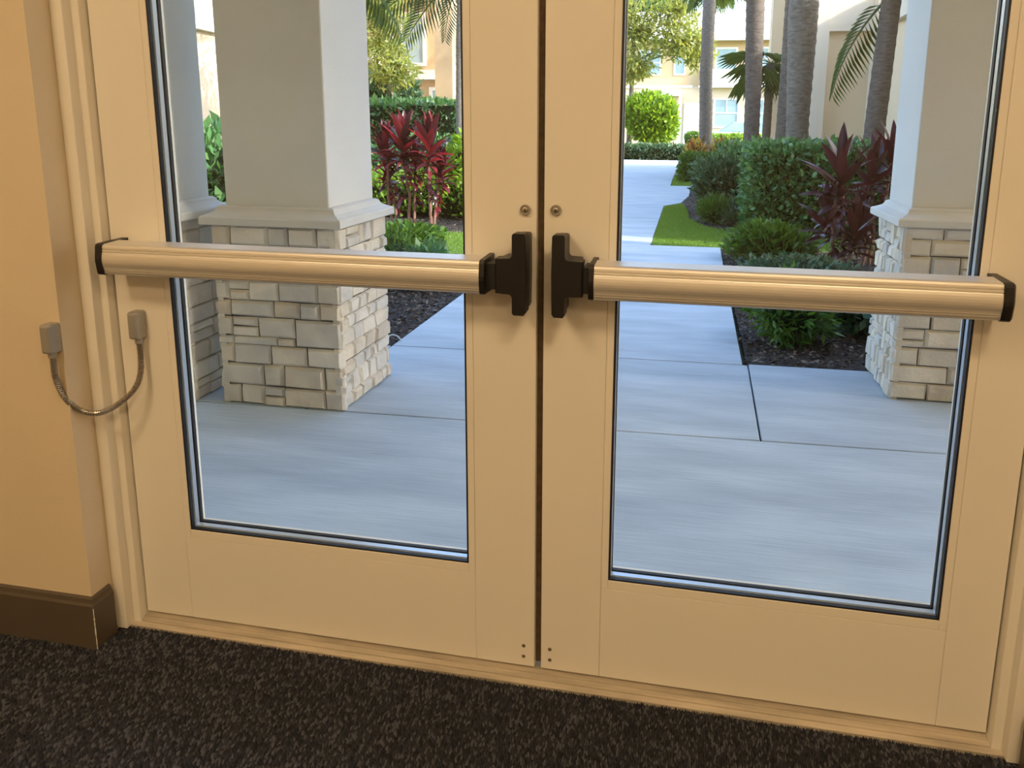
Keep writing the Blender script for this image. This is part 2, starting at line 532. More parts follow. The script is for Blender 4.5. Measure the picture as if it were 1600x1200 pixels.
# carpet pile: short yarn loops in ribs running away from the camera
def carpet():
    x0, x1, y0, y1 = -1.55, 1.3, -0.75, -0.026
    px, py = 0.0046, 0.0080
    gx = np.arange(x0, x1, px); gy = np.arange(y0, y1, py)
    X, Y = np.meshgrid(gx, gy)
    Y = Y + (np.arange(len(gx)) % 2)[None, :] * py * 0.5
    X = X.ravel() + rng.normal(size=X.size) * 0.0007
    Y = Y.ravel() + rng.normal(size=Y.size) * 0.0011
    keep = (Y < y1) & ~((X < XL - 0.004) & (Y > -0.108)) & ~((X > XR + 0.004) & (Y > -0.108))
    X = X[keep]; Y = Y[keep]
    n = len(X)
    h = 0.0035 + rng.random(n) * 0.004
    a = rng.normal(size=n) * 0.28
    hl = 0.0058; hw = 0.0020
    ca, sa = np.cos(a), np.sin(a)
    def pt(dx, dy, dz):
        return np.stack([X + dx * ca - dy * sa, Y + dx * sa + dy * ca, FZ - 0.004 + dz], 1)
    z0 = np.zeros(n)
    V = np.stack([pt(-hw, -hl * .8, z0), pt(hw, -hl * .8, z0), pt(hw, hl * .8, z0), pt(-hw, hl * .8, z0), pt(0, -hl * .45, h), pt(0, hl * .45, h)], 1).reshape(-1, 3)
    i = np.arange(n)[:, None] * 6
    T = np.array([[0, 1, 4], [1, 2, 5], [1, 5, 4], [2, 3, 5], [3, 0, 4], [3, 4, 5]])
    F = np.concatenate([i + t[None, :] for t in T], 1).reshape(-1, 3)
    return npmesh('carpet_pile', V, F, 'yarn', fl, 'stuff')
carpet()

struct('ceiling', MB().box(-2.6, 2.5, -4.2, -0.1, CZ, CZ + 0.12), 'ceiling_paint')
struct('wall_front_left', MB().box(-7.0, XL, -0.10, 0.12, -0.06, 9.5), 'wall_paint')
struct('wall_front_right', MB().box(XR, 24.0, -0.10, 0.12, -0.06, 9.5), 'wall_paint')  # length and height past the room shaped to keep sun off the porch
struct('wall_front_head', MB().box(XL, XR, -0.10, 0.12, 2.12, 9.5), 'wall_paint')
struct('wall_left', MB().box(-2.72, -2.6, -4.2, -0.1, -0.06, CZ), 'wall_paint')
struct('wall_right', MB().box(2.5, 2.62, -4.2, -0.1, -0.06, CZ), 'wall_paint')
struct('wall_back', MB().box(-2.72, 2.62, -4.32, -4.2, -0.06, CZ), 'wall_paint')

for nm, x0, x1, z0 in (('wall_outside_left', -7.0, XL, -0.06), ('wall_outside_right', XR, 24.0, -0.06), ('wall_outside_head', XL, XR, 2.12)):
    struct(nm, MB().box(x0, x1, 0.1202, 0.14, z0, 9.5), 'facade_bounce_paint')  # outer skin added for its warm bounce light on the columns

# baseboards wrap round the wall corners
def baseboard(name, s, xc, xe):
    t = 0.011
    m = MB()
    zt = 0.098
    prof = [(0, FZ - 0.003), (t, FZ - 0.003), (t, zt - 0.018), (t * 0.75, zt - 0.012), (t * 0.55, zt - 0.003), (0, zt)]
    # along the wall front
    n = len(prof)
    path = [((xe, -0.1), (0, -1)), ((xc, -0.1), (-s * 0.0 + s * 1.0, -1)), ((xc, -0.052), (s, 0))]
    vs = []
    for (px, py), (dx, dy) in path:
        for o, z in prof:
            vs.append((px + dx * o, py + dy * o, z))
    fs = []
    for i in range(2):
        for j in range(n):
            a, b = i * n + j, i * n + (j + 1) % n
            c, d = (i + 1) * n + (j + 1) % n, (i + 1) * n + j
            fs.append((a, b, c, d) if s > 0 else (d, c, b, a))
    fs += [tuple(range(n)), tuple(range(3 * n - 1, 2 * n - 1, -1))]
    m.add(vs, fs)
    return struct(name, m, 'base_rubber')
baseboard('baseboard_left', 1, XL, -2.6)
baseboard('baseboard_right', -1, XR, 2.5)
# the corner joint of the left baseboard is chipped to the pale backing
m = MB(); zz = FZ
while zz < 0.076:
    h = random.uniform(0.006, 0.016); w = random.uniform(0.0006, 0.0016)
    m.box(XL + 0.011 - w, XL + 0.0114, -0.1114, -0.111 + w, zz, min(zz + h, 0.078)); zz += h + random.uniform(0, 0.002)
m.build('chipped_corner', 'white_plastic', bpy.data.objects['baseboard_left'])

# steel door frame: stepped jambs, head, threshold
def jamb(name, s, xd, xw):       # xd = edge of the leaf, xw = wall corner, s = direction from the leaf to the wall
    def X(d): return xd + s * d
    prof = [(xw, -0.042), (X(0.021), -0.042), (X(0.021), -0.020), (X(0.003), -0.020), (X(0.003), 0.06), (X(0.003), 0.115), (xw, 0.115)]
    if s < 0: prof = prof
    else: prof = prof[::-1]
    return struct(name, MB().prism(prof, -0.02, 2.12), 'frame_paint', bevel=0.0018)
LX0, LX1 = -0.929, -0.006       # left leaf
RX0, RX1 = 0.008, 0.867         # right leaf
jamb('trim_1', -1, LX0, XL)
jamb('trim_2', 1, RX1, XR)
DH = 2.05
struct('trim_3', MB().extx([(-0.042, 2.12), (-0.042, DH + 0.022), (-0.020, DH + 0.022), (-0.020, DH + 0.003), (0.115, DH + 0.003), (0.115, 2.12)][::-1], LX0 - 0.003, RX1 + 0.003), 'frame_paint')
# threshold saddle with long grooves
pr = [(-0.030, FZ - 0.01), (-0.030, FZ + 0.004), (-0.020, FZ + 0.008), (-0.0195, FZ + 0.0065), (-0.018, FZ + 0.0065), (-0.0175, FZ + 0.009), (-0.007, FZ + 0.012), (-0.0065, FZ + 0.0105), (-0.005, FZ + 0.0105),
      (-0.0045, FZ + 0.0125), (0.012, FZ + 0.016), (0.055, FZ + 0.016), (0.075, FZ + 0.010), (0.115, FZ + 0.002), (0.115, FZ - 0.03), (-0.02, FZ - 0.03)]
struct('trim_4', MB().extx(pr[::-1], LX0 - 0.046, RX1 + 0.046), 'threshold_metal')

# ------------------------------------------------------------------ the two door leaves
def keyhole_cylinder(d, x, z, slot):
    c = MB().ring_y(x, z, [(0.0, 0.006), (0.0105, 0.004), (0.0105, -0.004), (0.0095, -0.0062), (0.0078, -0.0062), (0.0072, -0.0035), (0.0056, -0.0035), (0.0052, -0.0055), (0.0046, -0.0060)], 28).build('lock_cylinder', 'lock_metal', d, smooth=True)
    k = MB()
    if slot: k.box(x - 0.0012, x + 0.0012, -0.0066, -0.0055, z - 0.0036, z + 0.0036)
    else: k.ring_y(x, z, [(0.0026, -0.0055), (0.0022, -0.0066)], 14)
    k.build('keyway', 'dark_brass', c)

def leaf(name, x0, x1, gx0, gx1, hinge_left, label):
    d = root(name, ((x0 + x1) / 2, 0, 0), label, None, None, 'structure')
    T = 0.045
    zg0, zg1 = 0.222, 1.90
    bw = 0.014                                     # glazing bead beyond which the stile starts
    sx0, sx1 = gx0 - bw, gx1 + bw
    zb = zg0 - 0.020
    e = 0.0003
    MB().box(x0, sx0 - e, 0, T, 0, DH).build('hinge_stile' if hinge_left else 'lock_stile', 'door_paint', d, bevel=0.0015)
    MB().box(sx1 + e, x1, 0, T, 0, DH).build('lock_stile' if hinge_left else 'hinge_stile', 'door_paint', d, bevel=0.0015)
    MB().box(sx0, sx1, 0.0004, T, 0, zb - e).build('bottom_rail', 'door_paint', d, bevel=0.0012)
    MB().box(sx0, sx1, 0.0004, T, zg1 + 0.02, DH).build('top_rail', 'door_paint', d, bevel=0.0012)
    # glazing beads flush with the face, each bead a piece
    MB().box(sx0, gx0, 0, T, zb, zg1 + 0.02).build('glazing_bead', 'door_paint', d, bevel=0.0012)
    MB().box(gx1, sx1, 0, T, zb, zg1 + 0.02).build('glazing_bead', 'door_paint', d, bevel=0.0012)
    MB().box(gx0, gx1, 0, T, zb, zg0).build('glazing_bead', 'door_paint', d, bevel=0.0012)
    MB().box(gx0, gx1, 0, T, zg1, zg1 + 0.02).build('glazing_bead', 'door_paint', d, bevel=0.0012)
    def ring(w, y0, y1, mat, nm, inset=0.0):
        a0, a1, c0, c1 = gx0 + inset, gx1 - inset, zg0 + inset, zg1 - inset
        m = MB().box(a0, a0 + w, y0, y1, c0, c1).box(a1 - w, a1, y0, y1, c0, c1).box(a0 + w, a1 - w, y0, y1, c0, c0 + w).box(a0 + w, a1 - w, y0, y1, c1 - w, c1)
        return m.build(nm, mat, d)
    ring(0.0035, 0.001, 0.010, 'black_rubber', 'gasket')
    ring(0.0040, 0.0145, 0.0263, 'silver_spacer', 'spacer_bar')
    ring(0.0050, 0.0307, 0.0380, 'black_rubber', 'gasket')
    ring(0.0055, 0.0382, 0.0440, 'door_paint', 'glazing_bead')
    MB().box(gx0, gx1, 0.0103, 0.0143, zg0, zg1).build('glass_pane', 'glass', d)
    MB().box(gx0, gx1, 0.0265, 0.0305, zg0, zg1).build('glass_pane', 'glass', d)
    return d

d1 = leaf('door_1', LX0, LX1, -0.797, -0.147, True, 'cream glazed door leaf on the left, beside the looped cable')
d2 = leaf('door_2', RX0, RX1, 0.145, 0.764, False, 'cream glazed door leaf on the right, without a looped cable')
keyhole_cylinder(d1, -0.0275, 0.968, True)
keyhole_cylinder(d2, 0.0305, 0.969, False)
for d, x in ((d1, -0.029), (d2, 0.027)):
    for z in (0.022, 0.047):
        MB().ring_y(x, z, [(0.0, 0.002), (0.0040, 0.001), (0.0040, -0.0006), (0.0028, -0.0012), (0.0008, -0.0004)], 14).build('screw', 'screw_metal', d)
# brush strip between the leaves belongs to the left leaf
MB().box(LX1 + 0.0002, RX0 - 0.002, 0.014, 0.042, 0.004, DH).build('weather_strip', 'brown_strip', d1)

# ------------------------------------------------------------------ panic bars
def panic_bar(label, xa, xb, s, xh, hw):
    """xa = hinge end, xb = latch end of the rail; s = +1 when the latch lies to the right; xh = latch head centre"""
    r = root('panic_bar', ((xa + xb) / 2, 0, 0.82), label, 'panic bar', 'panic bars on the two doors')
    lo, hi = min(xa, xb), max(xa, xb)
    cap_h = 0.019
    neck = 0.010
    # rail
    x0 = xa + s * cap_h
    x1 = xb - s * neck
    g = 0.0016
    prof = [(-0.026, 0.8825), (-0.0665, 0.8805), (-0.0715, 0.8785), (-0.0728, 0.8750)]
    def groove(z, y): return [(y, z + g * .5), (y + g * 1.2, z + g * .35), (y + g * 1.2, z - g * .35), (y, z - g * .5)]
    prof += groove(0.8705, -0.0734) + groove(0.8650, -0.0740)
    prof += [(-0.0748, 0.8625), (-0.0760, 0.8580), (-0.0767, 0.8530), (-0.0770, 0.8480), (-0.0768, 0.8430), (-0.0760, 0.8385), (-0.0748, 0.8345)]
    prof += groove(0.8300, -0.0742) + groove(0.8255, -0.0736)
    prof += [(-0.0722, 0.8205), (-0.0690, 0.8180), (-0.026, 0.8165)]
    MB().extx(prof if s < 0 or True else prof, min(x0, x1), max(x0, x1)).build('rail', 'aluminium', r)
    MB().box(min(x0, x1) + 0.004, max(x0, x1) - 0.004, -0.027, -0.0004, 0.828, 0.872).build('base_channel', 'aluminium', r, bevel=0.002)
    # end cap at the hinge side, rounded outwards
    cp = [(-0.0004, 0.8835), (-0.0668, 0.8817), (-0.0728, 0.8796), (-0.0744, 0.8745), (-0.0778, 0.8520), (-0.0778, 0.8440), (-0.0752, 0.8250), (-0.0735, 0.8195), (-0.0695, 0.8168), (-0.0004, 0.8155)]
    m = MB()
    n = len(cp)
    ring0 = [(x0, y, z) for y, z in cp]
    ring1 = [(xa + s * 0.004, y, z) for y, z in cp]
    ring2 = [(xa, y * 0.93, 0.8495 + (z - 0.8495) * 0.93) for y, z in cp]
    vs = ring0 + ring1 + ring2
    fs = [tuple(range(n)), tuple(range(3 * n - 1, 2 * n - 1, -1))]
    for i in range(2):
        for j in range(n):
            fs.append((i * n + j, (i + 1) * n + j, (i + 1) * n + (j + 1) % n, i * n + (j + 1) % n))
    m.add(vs, fs).build('end_cap', 'black_plastic', r)
    # collar and neck at the latch side
    m = MB().extx([(y, z) for y, z in cp], min(x1, xb), max(x1, xb))
    m.build('collar', 'black_plastic', r, bevel=0.001)
    a = xh - s * 0.0455
    MB().box(min(xb, a) - 0.001, max(xb, a) + 0.001, -0.062, -0.012, 0.826, 0.874).build('neck', 'black_rubber', r)
    # latch head: a T lying on its side with filleted inner corners
    w = hw
    q = []
    def arc(cx, cz, rad, a0, a1, k=5):
        return [(cx + rad * math.cos(math.radians(a0 + (a1 - a0) * i / k)), cz + rad * math.sin(math.radians(a0 + (a1 - a0) * i / k))) for i in range(k + 1)]
    zt, zbm, at, ab = 0.9320, 0.7795, 0.8860, 0.8190
    arm = -0.0445
    # drawn for s=+1 (arm to the left), local x from head centre
    P = [(w - 0.004, zbm), (w, zbm + 0.006), (w + 0.0012, 0.855), (w, zt - 0.005)] + arc(w - 0.005, zt - 0.005, 0.005, 0, 90)[1:]
    P += arc(-w + 0.005, zt - 0.005, 0.005, 90, 180)
    P += arc(-w - 0.008, at + 0.008, 0.008, 0, -90)
    P += [(arm, at - 0.001), (arm, ab + 0.001)]
    P += arc(-w - 0.008, ab - 0.008, 0.008, 90, 0)
    P += [(-w, zbm + 0.004), (-w + 0.003, zbm)]
    P = [(xh + s * x, z) for x, z in P]
    if s < 0: P = P[::-1]
    m = MB()
    n = len(P)
    # rounded front: three rings; body narrows a little towards the door
    cxx = xh; czz = 0.8555
    def ringy(y, k, kz): return [(cxx + (x - cxx) * k, y, czz + (z - czz) * kz) for x, z in P]
    rr = [ringy(-0.0685, 0.93, 0.985), ringy(-0.0668, 0.985, 0.997), ringy(-0.064, 1, 1), ringy(-0.038, 0.985, 0.995), ringy(-0.034, 0.86, 0.95), ringy(-0.0004, 0.80, 0.93)]
    vs = sum(rr, [])
    fs = [tuple(range(n)), tuple(range(6 * n - 1, 5 * n - 1, -1))]
    for i in range(5):
        for j in range(n):
            fs.append((i * n + j, (i + 1) * n + j, (i + 1) * n + (j + 1) % n, i * n + (j + 1) % n))
    m.add(vs, fs).build('latch_head', 'black_plastic', r)
    # lighter seam line around the front cover
    return r
panic_bar('silver panic bar with black latch head across the left door', -0.905, -0.088, 1, -0.0255, 0.0130)
panic_bar('silver panic bar with black latch head across the right door', 0.794, 0.103, -1, 0.0475, 0.0120)

# ------------------------------------------------------------------ armoured cable loop between wall and door
def cable_loop():
    r = root('door_cable_loop', (-0.93, -0.06, 0.60), 'grey armoured cable loop joining two small metal boxes at the left door', 'cable')
    def jbox(xc, zc, yb, w, h, dp):
        m = MB()
        k = 0.92
        n = [(-w / 2, -h / 2), (w / 2, -h / 2), (w / 2, h / 2), (-w / 2, h / 2)]
        vs = [(xc + x, yb, zc + z) for x, z in n] + [(xc + x * 1.0, yb - dp * 0.75, zc + z) for x, z in n] + [(xc + x * k, yb - dp, zc + z * 0.94) for x, z in n]
        fs = [(3, 2, 1, 0), (8, 9, 10, 11)]
        for i in range(2):
            for j in range(4):
                fs.append((i * 4 + j, i * 4 + (j + 1) % 4, (i + 1) * 4 + (j + 1) % 4, (i + 1) * 4 + j))
        b = m.add(vs, fs).build('junction_box', 'box_metal', r, bevel=0.0045, seg=3, ang=0.3, smooth=False)
        MB().tube([(xc + w / 2 - 0.0015, yb - dp * 0.35, zc - h * 0.12), (xc + w / 2 + 0.0012, yb - dp * 0.35, zc - h * 0.12)], 0.0022, 10).build('screw', 'lock_metal', b)
        return b
    jbox(-0.9895, 0.6900, -0.1003, 0.023, 0.062, 0.031)
    jbox(-0.8715, 0.6985, -0.0003, 0.023, 0.061, 0.031)
    # straight down from each box, then one sagging bow from the wall to the door
    ctrl = [Vector(q) for q in ((-0.9890, -0.116, 0.664), (-0.9890, -0.116, 0.627), (-0.9890, -0.114, 0.602), (-0.9865, -0.1029, 0.562), (-0.9733, -0.088, 0.530), (-0.9478, -0.0736, 0.515),
            (-0.9213, -0.0605, 0.5207), (-0.897, -0.0467, 0.5375), (-0.8778, -0.0332, 0.560), (-0.8698, -0.0225, 0.588), (-0.8690, -0.0165, 0.6237), (-0.8700, -0.016, 0.672))]
    A, B = ctrl[0], ctrl[-1]
    # Catmull-Rom
    pts = []
    c = [ctrl[0] * 2 - ctrl[1]] + ctrl + [ctrl[-1] * 2 - ctrl[-2]]
    for i in range(1, len(c) - 2):
        for t in np.linspace(0, 1, 24, endpoint=False):
            p0, p1, p2, p3 = c[i - 1], c[i], c[i + 1], c[i + 2]
            pts.append(0.5 * ((2 * p1) + (-p0 + p2) * t + (2 * p0 - 5 * p1 + 4 * p2 - p3) * t * t + (-p0 + 3 * p1 - 3 * p2 + p3) * t ** 3))
    pts.append(ctrl[-1])
    # even spacing
    L = [0]
    for i in range(1, len(pts)): L.append(L[-1] + (pts[i] - pts[i - 1]).length)
    step = 0.0011
    s = np.arange(0, L[-1], step)
    arr = np.array([tuple(q) for q in pts])
    ev = np.stack([np.interp(s, L, arr[:, k]) for k in range(3)], 1)
    rad = [0.0066 if (i % 4) in (0, 1) else 0.0050 for i in range(len(ev))]
    MB().tube([tuple(q) for q in ev], rad, 10).build('flexible_conduit', 'conduit', r, smooth=False)
    for P in (A, B):
        MB().tube([(P.x, P.y, P.z), (P.x, P.y, P.z - 0.014)], 0.0082, 12).build('ferrule', 'box_metal', r)
cable_loop()

# ------------------------------------------------------------------ ceiling panels of the room
def ceiling_panel(x, y, label):
    r = root('ceiling_light', (x, y, CZ), label, 'ceiling light', 'square ceiling light panels of the room')
    h = 0.30
    MB().box(x - h, x + h, y - h, y - h + 0.03, CZ - 0.012, CZ - 0.0005).box(x - h, x + h, y + h - 0.03, y + h, CZ - 0.012, CZ - 0.0005) \
        .box(x - h, x - h + 0.03, y - h + 0.03, y + h - 0.03, CZ - 0.012, CZ - 0.0005).box(x + h - 0.03, x + h, y - h + 0.03, y + h - 0.03, CZ - 0.012, CZ - 0.0005).build('frame', 'white_plastic', r)
    MB().box(x - h + 0.03, x + h - 0.03, y - h + 0.03, y + h - 0.03, CZ - 0.004, CZ - 0.001).build('diffuser', 'lamp_glow', r)
    l = bpy.data.lights.new('panel_lamp', 'AREA')
    l.shape = 'SQUARE'; l.size = 0.54; l.energy = LAMP_W; l.color = LAMP_C
    o = bpy.data.objects.new('panel_lamp', l); link(o)
    o.parent = r; o.location = (0, 0, -0.006)
for (x, y, t) in ((-1.2, -1.75, 'square ceiling light panel nearest the cable loop corner'), (1.0, -1.75, 'square ceiling light panel over the right door side'),
                  (-1.2, -3.3, 'square ceiling light panel at the back of the room, left'), (1.0, -3.3, 'square ceiling light panel at the back of the room, right')):
    ceiling_panel(x, y, t)

# ------------------------------------------------------------------ porch: paving, columns, roof
GZ = -0.03
pv = root('pavement', (0, 2, GZ), 'pale broom-finished concrete walkway slabs leading out from the porch', None, None, 'structure')
J = 0.0035
def slab(poly):
    cx = sum(p[0] for p in poly) / len(poly); cy = sum(p[1] for p in poly) / len(poly)
    q = []
    for x, y in poly:
        dx, dy = x - cx, y - cy
        q.append((x - math.copysign(J, dx), y - math.copysign(J, dy)))
    MB().prism(q, GZ - 0.12, GZ).build('paving_slab', 'concrete', pv, bevel=0.004)
def jy(x, b): return b + 0.034 * x
slab([(-4.5, 0.118), (3.58, 0.118), (3.58, jy(3.58, 1.325)), (-4.5, jy(-4.5, 1.325))])
slab([(-4.5, jy(-4.5, 1.325)), (-1.232, jy(-1.232, 1.325)), (-1.232, jy(-1.232, 2.225)), (-4.5, 1.80)])
slab([(-1.232, jy(-1.232, 1.325)), (0.578, jy(0.578, 1.325)), (0.598, jy(0.598, 2.225)), (-1.232, jy(-1.232, 2.225))])
slab([(0.578, jy(0.578, 1.325)), (3.58, jy(3.58, 1.325)), (3.58, 2.33), (0.598, jy(0.598, 2.245))])
slab([(-1.232, jy(-1.232, 2.225)), (0.575, jy(0.575, 2.225)), (0.585, jy(0.585, 3.45)), (-1.232, jy(-1.232, 3.45))])
slab([(-1.232, jy(-1.232, 3.45)), (0.585, jy(0.585, 3.45)), (0.595, jy(0.595, 4.65)), (-1.232, jy(-1.232, 4.65))])
slab([(-1.232, jy(-1.232, 4.65)), (0.595, jy(0.595, 4.65)), (0.605, 5.86), (-1.232, 5.82)])
slab([(-1.232, 5.82), (-0.065, 5.84), (-0.062, 7.6), (-1.232, 7.57)])
slab([(-1.232, 7.57), (-0.062, 7.6), (-0.060, 9.50), (-1.232, 9.45)])
slab([(-1.3, 9.45), (-0.060, 9.50), (0.18, 10.0), (0.30, 11.2), (0.34, 13.2), (-1.6, 13.2)])
slab([(-1.6, 13.2), (-0.06, 13.2), (-0.06, 16.6), (-2.4, 16.6)])
slab([(-2.4, 16.6), (-0.06, 16.6), (-0.05, 20.0), (-3.6, 20.0)])
slab([(-9.0, 20.0), (-0.05, 20.0), (0.0, 23.9), (-9.0, 23.9)])

def stones_from_rows(rows):
    """rows: list of (z0,z1,[cuts]) -> rects"""
    out = []
    for z0, z1, cuts in rows:
        for a, b in zip(cuts[:-1], cuts[1:]):
            out.append((a, b, z0, z1))
    return out

def random_ashlar(width, z0, z1, hmin=0.055, hmax=0.095, lmin=0.07, lmax=0.19, seed=1):
    rr = random.Random(seed)
    z = z0
    out = []
    while z < z1 - 0.02:
        h = rr.uniform(hmin, hmax)
        if z1 - (z + h) < 0.045: h = z1 - z
        u = 0.0
        while u < width - 1e-6:
            l = rr.uniform(lmin, lmax)
            if width - (u + l) < lmin * 0.7: l = width - u
            if h > 0.08 and rr.random() < 0.28:
                k = rr.uniform(0.4, 0.6)
                out.append((u, u + l, z, z + h * k)); out.append((u, u + l, z + h * k, z + h))
            else:
                out.append((u, u + l, z, z + h))
            u += l
        z += h
    return out

def column(label, bx0, bx1, by0, by1, z_cap, sh, cap_o, faces, rough=1.0, top=3.0):
    """stone-clad base, moulded cap, plastered shaft"""
    cxm, cym = (bx0 + bx1) / 2, (by0 + by1) / 2
    r = root('porch_column', (cxm, cym, GZ), label, 'column')
    dp = 0.014
    MB().box(bx0 + dp, bx1 - dp, by0 + dp, by1 - dp, GZ, z_cap).build('mortar_core', 'mortar', r)
    # stones
    def put(face, rects):
        for (u0, u1, z0, z1) in rects:
            g = 0.0016
            pj = random.uniform(-0.002, 0.005) * rough
            ch = min(0.007, (z1 - z0) * 0.12) * (0.6 + 0.8 * random.random()) * (1.3 if rough > 1 else 0.7)
            def j(): return random.uniform(-0.0022, 0.0022) * rough
            def jf(): return random.uniform(-0.005, 0.003) * rough
            a0, a1, c0, c1 = u0 + g, u1 - g, z0 + g, z1 - g
            back = [(a0, dp + 0.02, c0), (a1, dp + 0.02, c0), (a1, dp + 0.02, c1), (a0, dp + 0.02, c1)]
            rim = [(a0 + j(), ch + .002, c0 + j()), (a1 + j(), ch + .002, c0 + j()), (a1 + j(), ch + .002, c1 + j()), (a0 + j(), ch + .002, c1 + j())]
            fr = [(a0 + ch, -pj + jf(), c0 + ch), (a1 - ch, -pj + jf(), c0 + ch), (a1 - ch, -pj + jf(), c1 - ch), (a0 + ch, -pj + jf(), c1 - ch)]
            P = back + rim + fr
            if face == 'front': Q = [(bx0 + u, by0 + d, z) for u, d, z in P]
            elif face == 'right': Q = [(bx1 - d, by0 + u, z) for u, d, z in P]
            elif face == 'left': Q = [(bx0 + d, by1 - u, z) for u, d, z in P]
            else: Q = [(bx1 - u, by1 - d, z) for u, d, z in P]
            fs = [(8, 9, 10, 11)]
            for i in range(2):
                for k in range(4):
                    fs.append((i * 4 + k, i * 4 + (k + 1) % 4, (i + 1) * 4 + (k + 1) % 4, (i + 1) * 4 + k))
            MB().add(Q, fs).build('stone', 'stone', r)
    for f, rects in faces.items():
        put(f, rects)
    # cap: moulding swept round
    sx0, sx1, sy0, sy1 = sh
    def lvl(o, z): return [(bx0 - o, by0 - o, z), (bx1 + o, by0 - o, z), (bx1 + o, by1 + o, z), (bx0 - o, by1 + o, z)]
    ins = bx1 - sx1
    prof = [(0.0, z_cap), (cap_o - 0.004, z_cap), (cap_o, z_cap + 0.004), (cap_o, z_cap + 0.028), (cap_o - 0.004, z_cap + 0.034), (cap_o - 0.016, z_cap + 0.038), (cap_o - 0.028, z_cap + 0.044),
            (cap_o - 0.040, z_cap + 0.050), (cap_o - 0.047, z_cap + 0.058), (cap_o - 0.050, z_cap + 0.068), (cap_o - 0.060, z_cap + 0.074), (-ins - 0.03, z_cap + 0.078)]
    vs = sum([lvl(o, z) for o, z in prof], [])
    k = len(prof)
    fs = [(3, 2, 1, 0), tuple((k - 1) * 4 + j for j in range(4))]
    for i in range(k - 1):
        for j in range(4):
            fs.append((i * 4 + j, i * 4 + (j + 1) % 4, (i + 1) * 4 + (j + 1) % 4, (i + 1) * 4 + j))
    MB().add(vs, fs).build('cap_moulding', 'cap_stone', r)
    MB().box(sx0, sx1, sy0, sy1, z_cap + 0.06, top).build('shaft', 'stucco', r, bevel=0.006)
    return r

# left column: stones of the front face read course by course
ZC = 0.722
W1 = 0.545
f = lambda x: (x - 310.0) / 625.0 * W1
zt = [ZC, 0.640, 0.555, 0.482, 0.414, 0.335, 0.262]
rowsL = []
def row(z0, z1, xs): rowsL.extend([(f(a) if a > 315 else 0.0, f(b) if b < 915 else W1, z0, z1) for a, b in zip(xs[:-1], xs[1:])])
row(0.638, ZC, [300, 400, 590, 690, 830, 925])
row(0.560, 0.638, [300, 450, 640, 925])
row(0.492, 0.560, [300, 495, 695, 925])
row(0.414, 0.492, [300, 378]); row(0.455, 0.492, [378, 480]); row(0.414, 0.455, [378, 480]); row(0.414, 0.492, [480, 630, 825, 925])
row(0.344, 0.414, [300, 378, 597, 730, 832, 925])
row(0.262, 0.344, [300, 385]); row(0.304, 0.344, [385, 515]); row(0.262, 0.304, [385, 515]); row(0.262, 0.344, [515, 700])
row(0.228, 0.262, [300, 390, 612, 700]); row(0.228, 0.344, [700, 925])
row(0.146, 0.228, [300, 385, 572, 755, 925])
row(0.052, 0.146, [300, 527, 635, 840, 925])
row(GZ, 0.052, [300, 405, 530]); row(0.012, 0.052, [530, 632]); row(GZ, 0.012, [530, 632]); row(GZ, 0.052, [632, 840, 925])
column('square plaster column on a stone base, seen whole through the left door', -1.605, -1.06, 1.28, 1.755, ZC, (-1.555, -1.108, 1.318, 1.735), 0.030,
       {'front': rowsL, 'right': random_ashlar(0.475, GZ, ZC, 0.05, 0.09, 0.05, 0.13, 3), 'left': random_ashlar(0.475, GZ, ZC, 0.05, 0.09, 0.06, 0.16, 4)}, 1.15)
column('square plaster column on a stone base, cut off by the right door edge', 1.160, 1.735, 1.905, 2.33, ZC, (1.190, 1.700, 1.945, 2.30), 0.034,
       {'front': random_ashlar(0.575, GZ, ZC, 0.07, 0.085, 0.10, 0.24, 9), 'left': random_ashlar(0.425, GZ, ZC, 0.055, 0.10, 0.05, 0.10, 12), 'right': random_ashlar(0.425, GZ, ZC, 0.06, 0.09, 0.06, 0.14, 13)}, 1.15)
column('narrow plaster column at the left glass edge, left of the whole stone-based column', -2.20, -1.722, 1.255, 1.545, ZC + 0.012, (-2.16, -1.762, 1.295, 1.508), 0.030,
       {'front': random_ashlar(0.478, GZ, ZC + 0.012, 0.07, 0.085, 0.10, 0.22, 21), 'right': random_ashlar(0.29, GZ, ZC + 0.012, 0.07, 0.085, 0.10, 0.18, 22)}, 1.0)

struct('ceiling_porch', MB().box(-3.2, 3.2, 0.145, 2.6, 3.0, 3.2), 'facade_bounce_paint')

# ------------------------------------------------------------------ ground, beds, lawns
struct('ground', MB().box(-45, 45, 1.2, 80, -0.30, -0.10), 'ground')

def inside(poly, X, Y):
    c = np.zeros(len(X), bool)
    n = len(poly)
    for i in range(n):
        x0, y0 = poly[i]; x1, y1 = poly[(i + 1) % n]
        k = ((y0 > Y) != (y1 > Y))
        with np.errstate(divide='ignore', invalid='ignore'):
            xi = (x1 - x0) * (Y - y0) / (y1 - y0 + 1e-12) + x0
        c ^= k & (X < xi)
    return c

def poly_pts(poly, n):
    a = np.array(poly)
    lo, hi = a.min(0), a.max(0)
    P = lo + rng.random((n * 3, 2)) * (hi - lo)
    P = P[inside(poly, P[:, 0], P[:, 1])]
    return P[:n]

def lawn(name, label, poly, blades, h=0.035):
    cx = sum(p[0] for p in poly) / len(poly); cy = sum(p[1] for p in poly) / len(poly)
    r = root(name, (cx, cy, -0.10), label, 'grass')
    MB().prism(poly, -0.11, -0.045).build('turf', 'lawn_soil', r)
    P = poly_pts(poly, blades)
    n = len(P)
    B = np.column_stack([P, np.full(n, -0.047)])
    D = unit(np.column_stack([rng.normal(size=(n, 2)) * 0.45, np.ones(n)]))
    V, F = leaves(B, D, h, 0.16, 0.1)
    npmesh('grass_blades', V, F, 'grass', r, 'stuff')
    return r

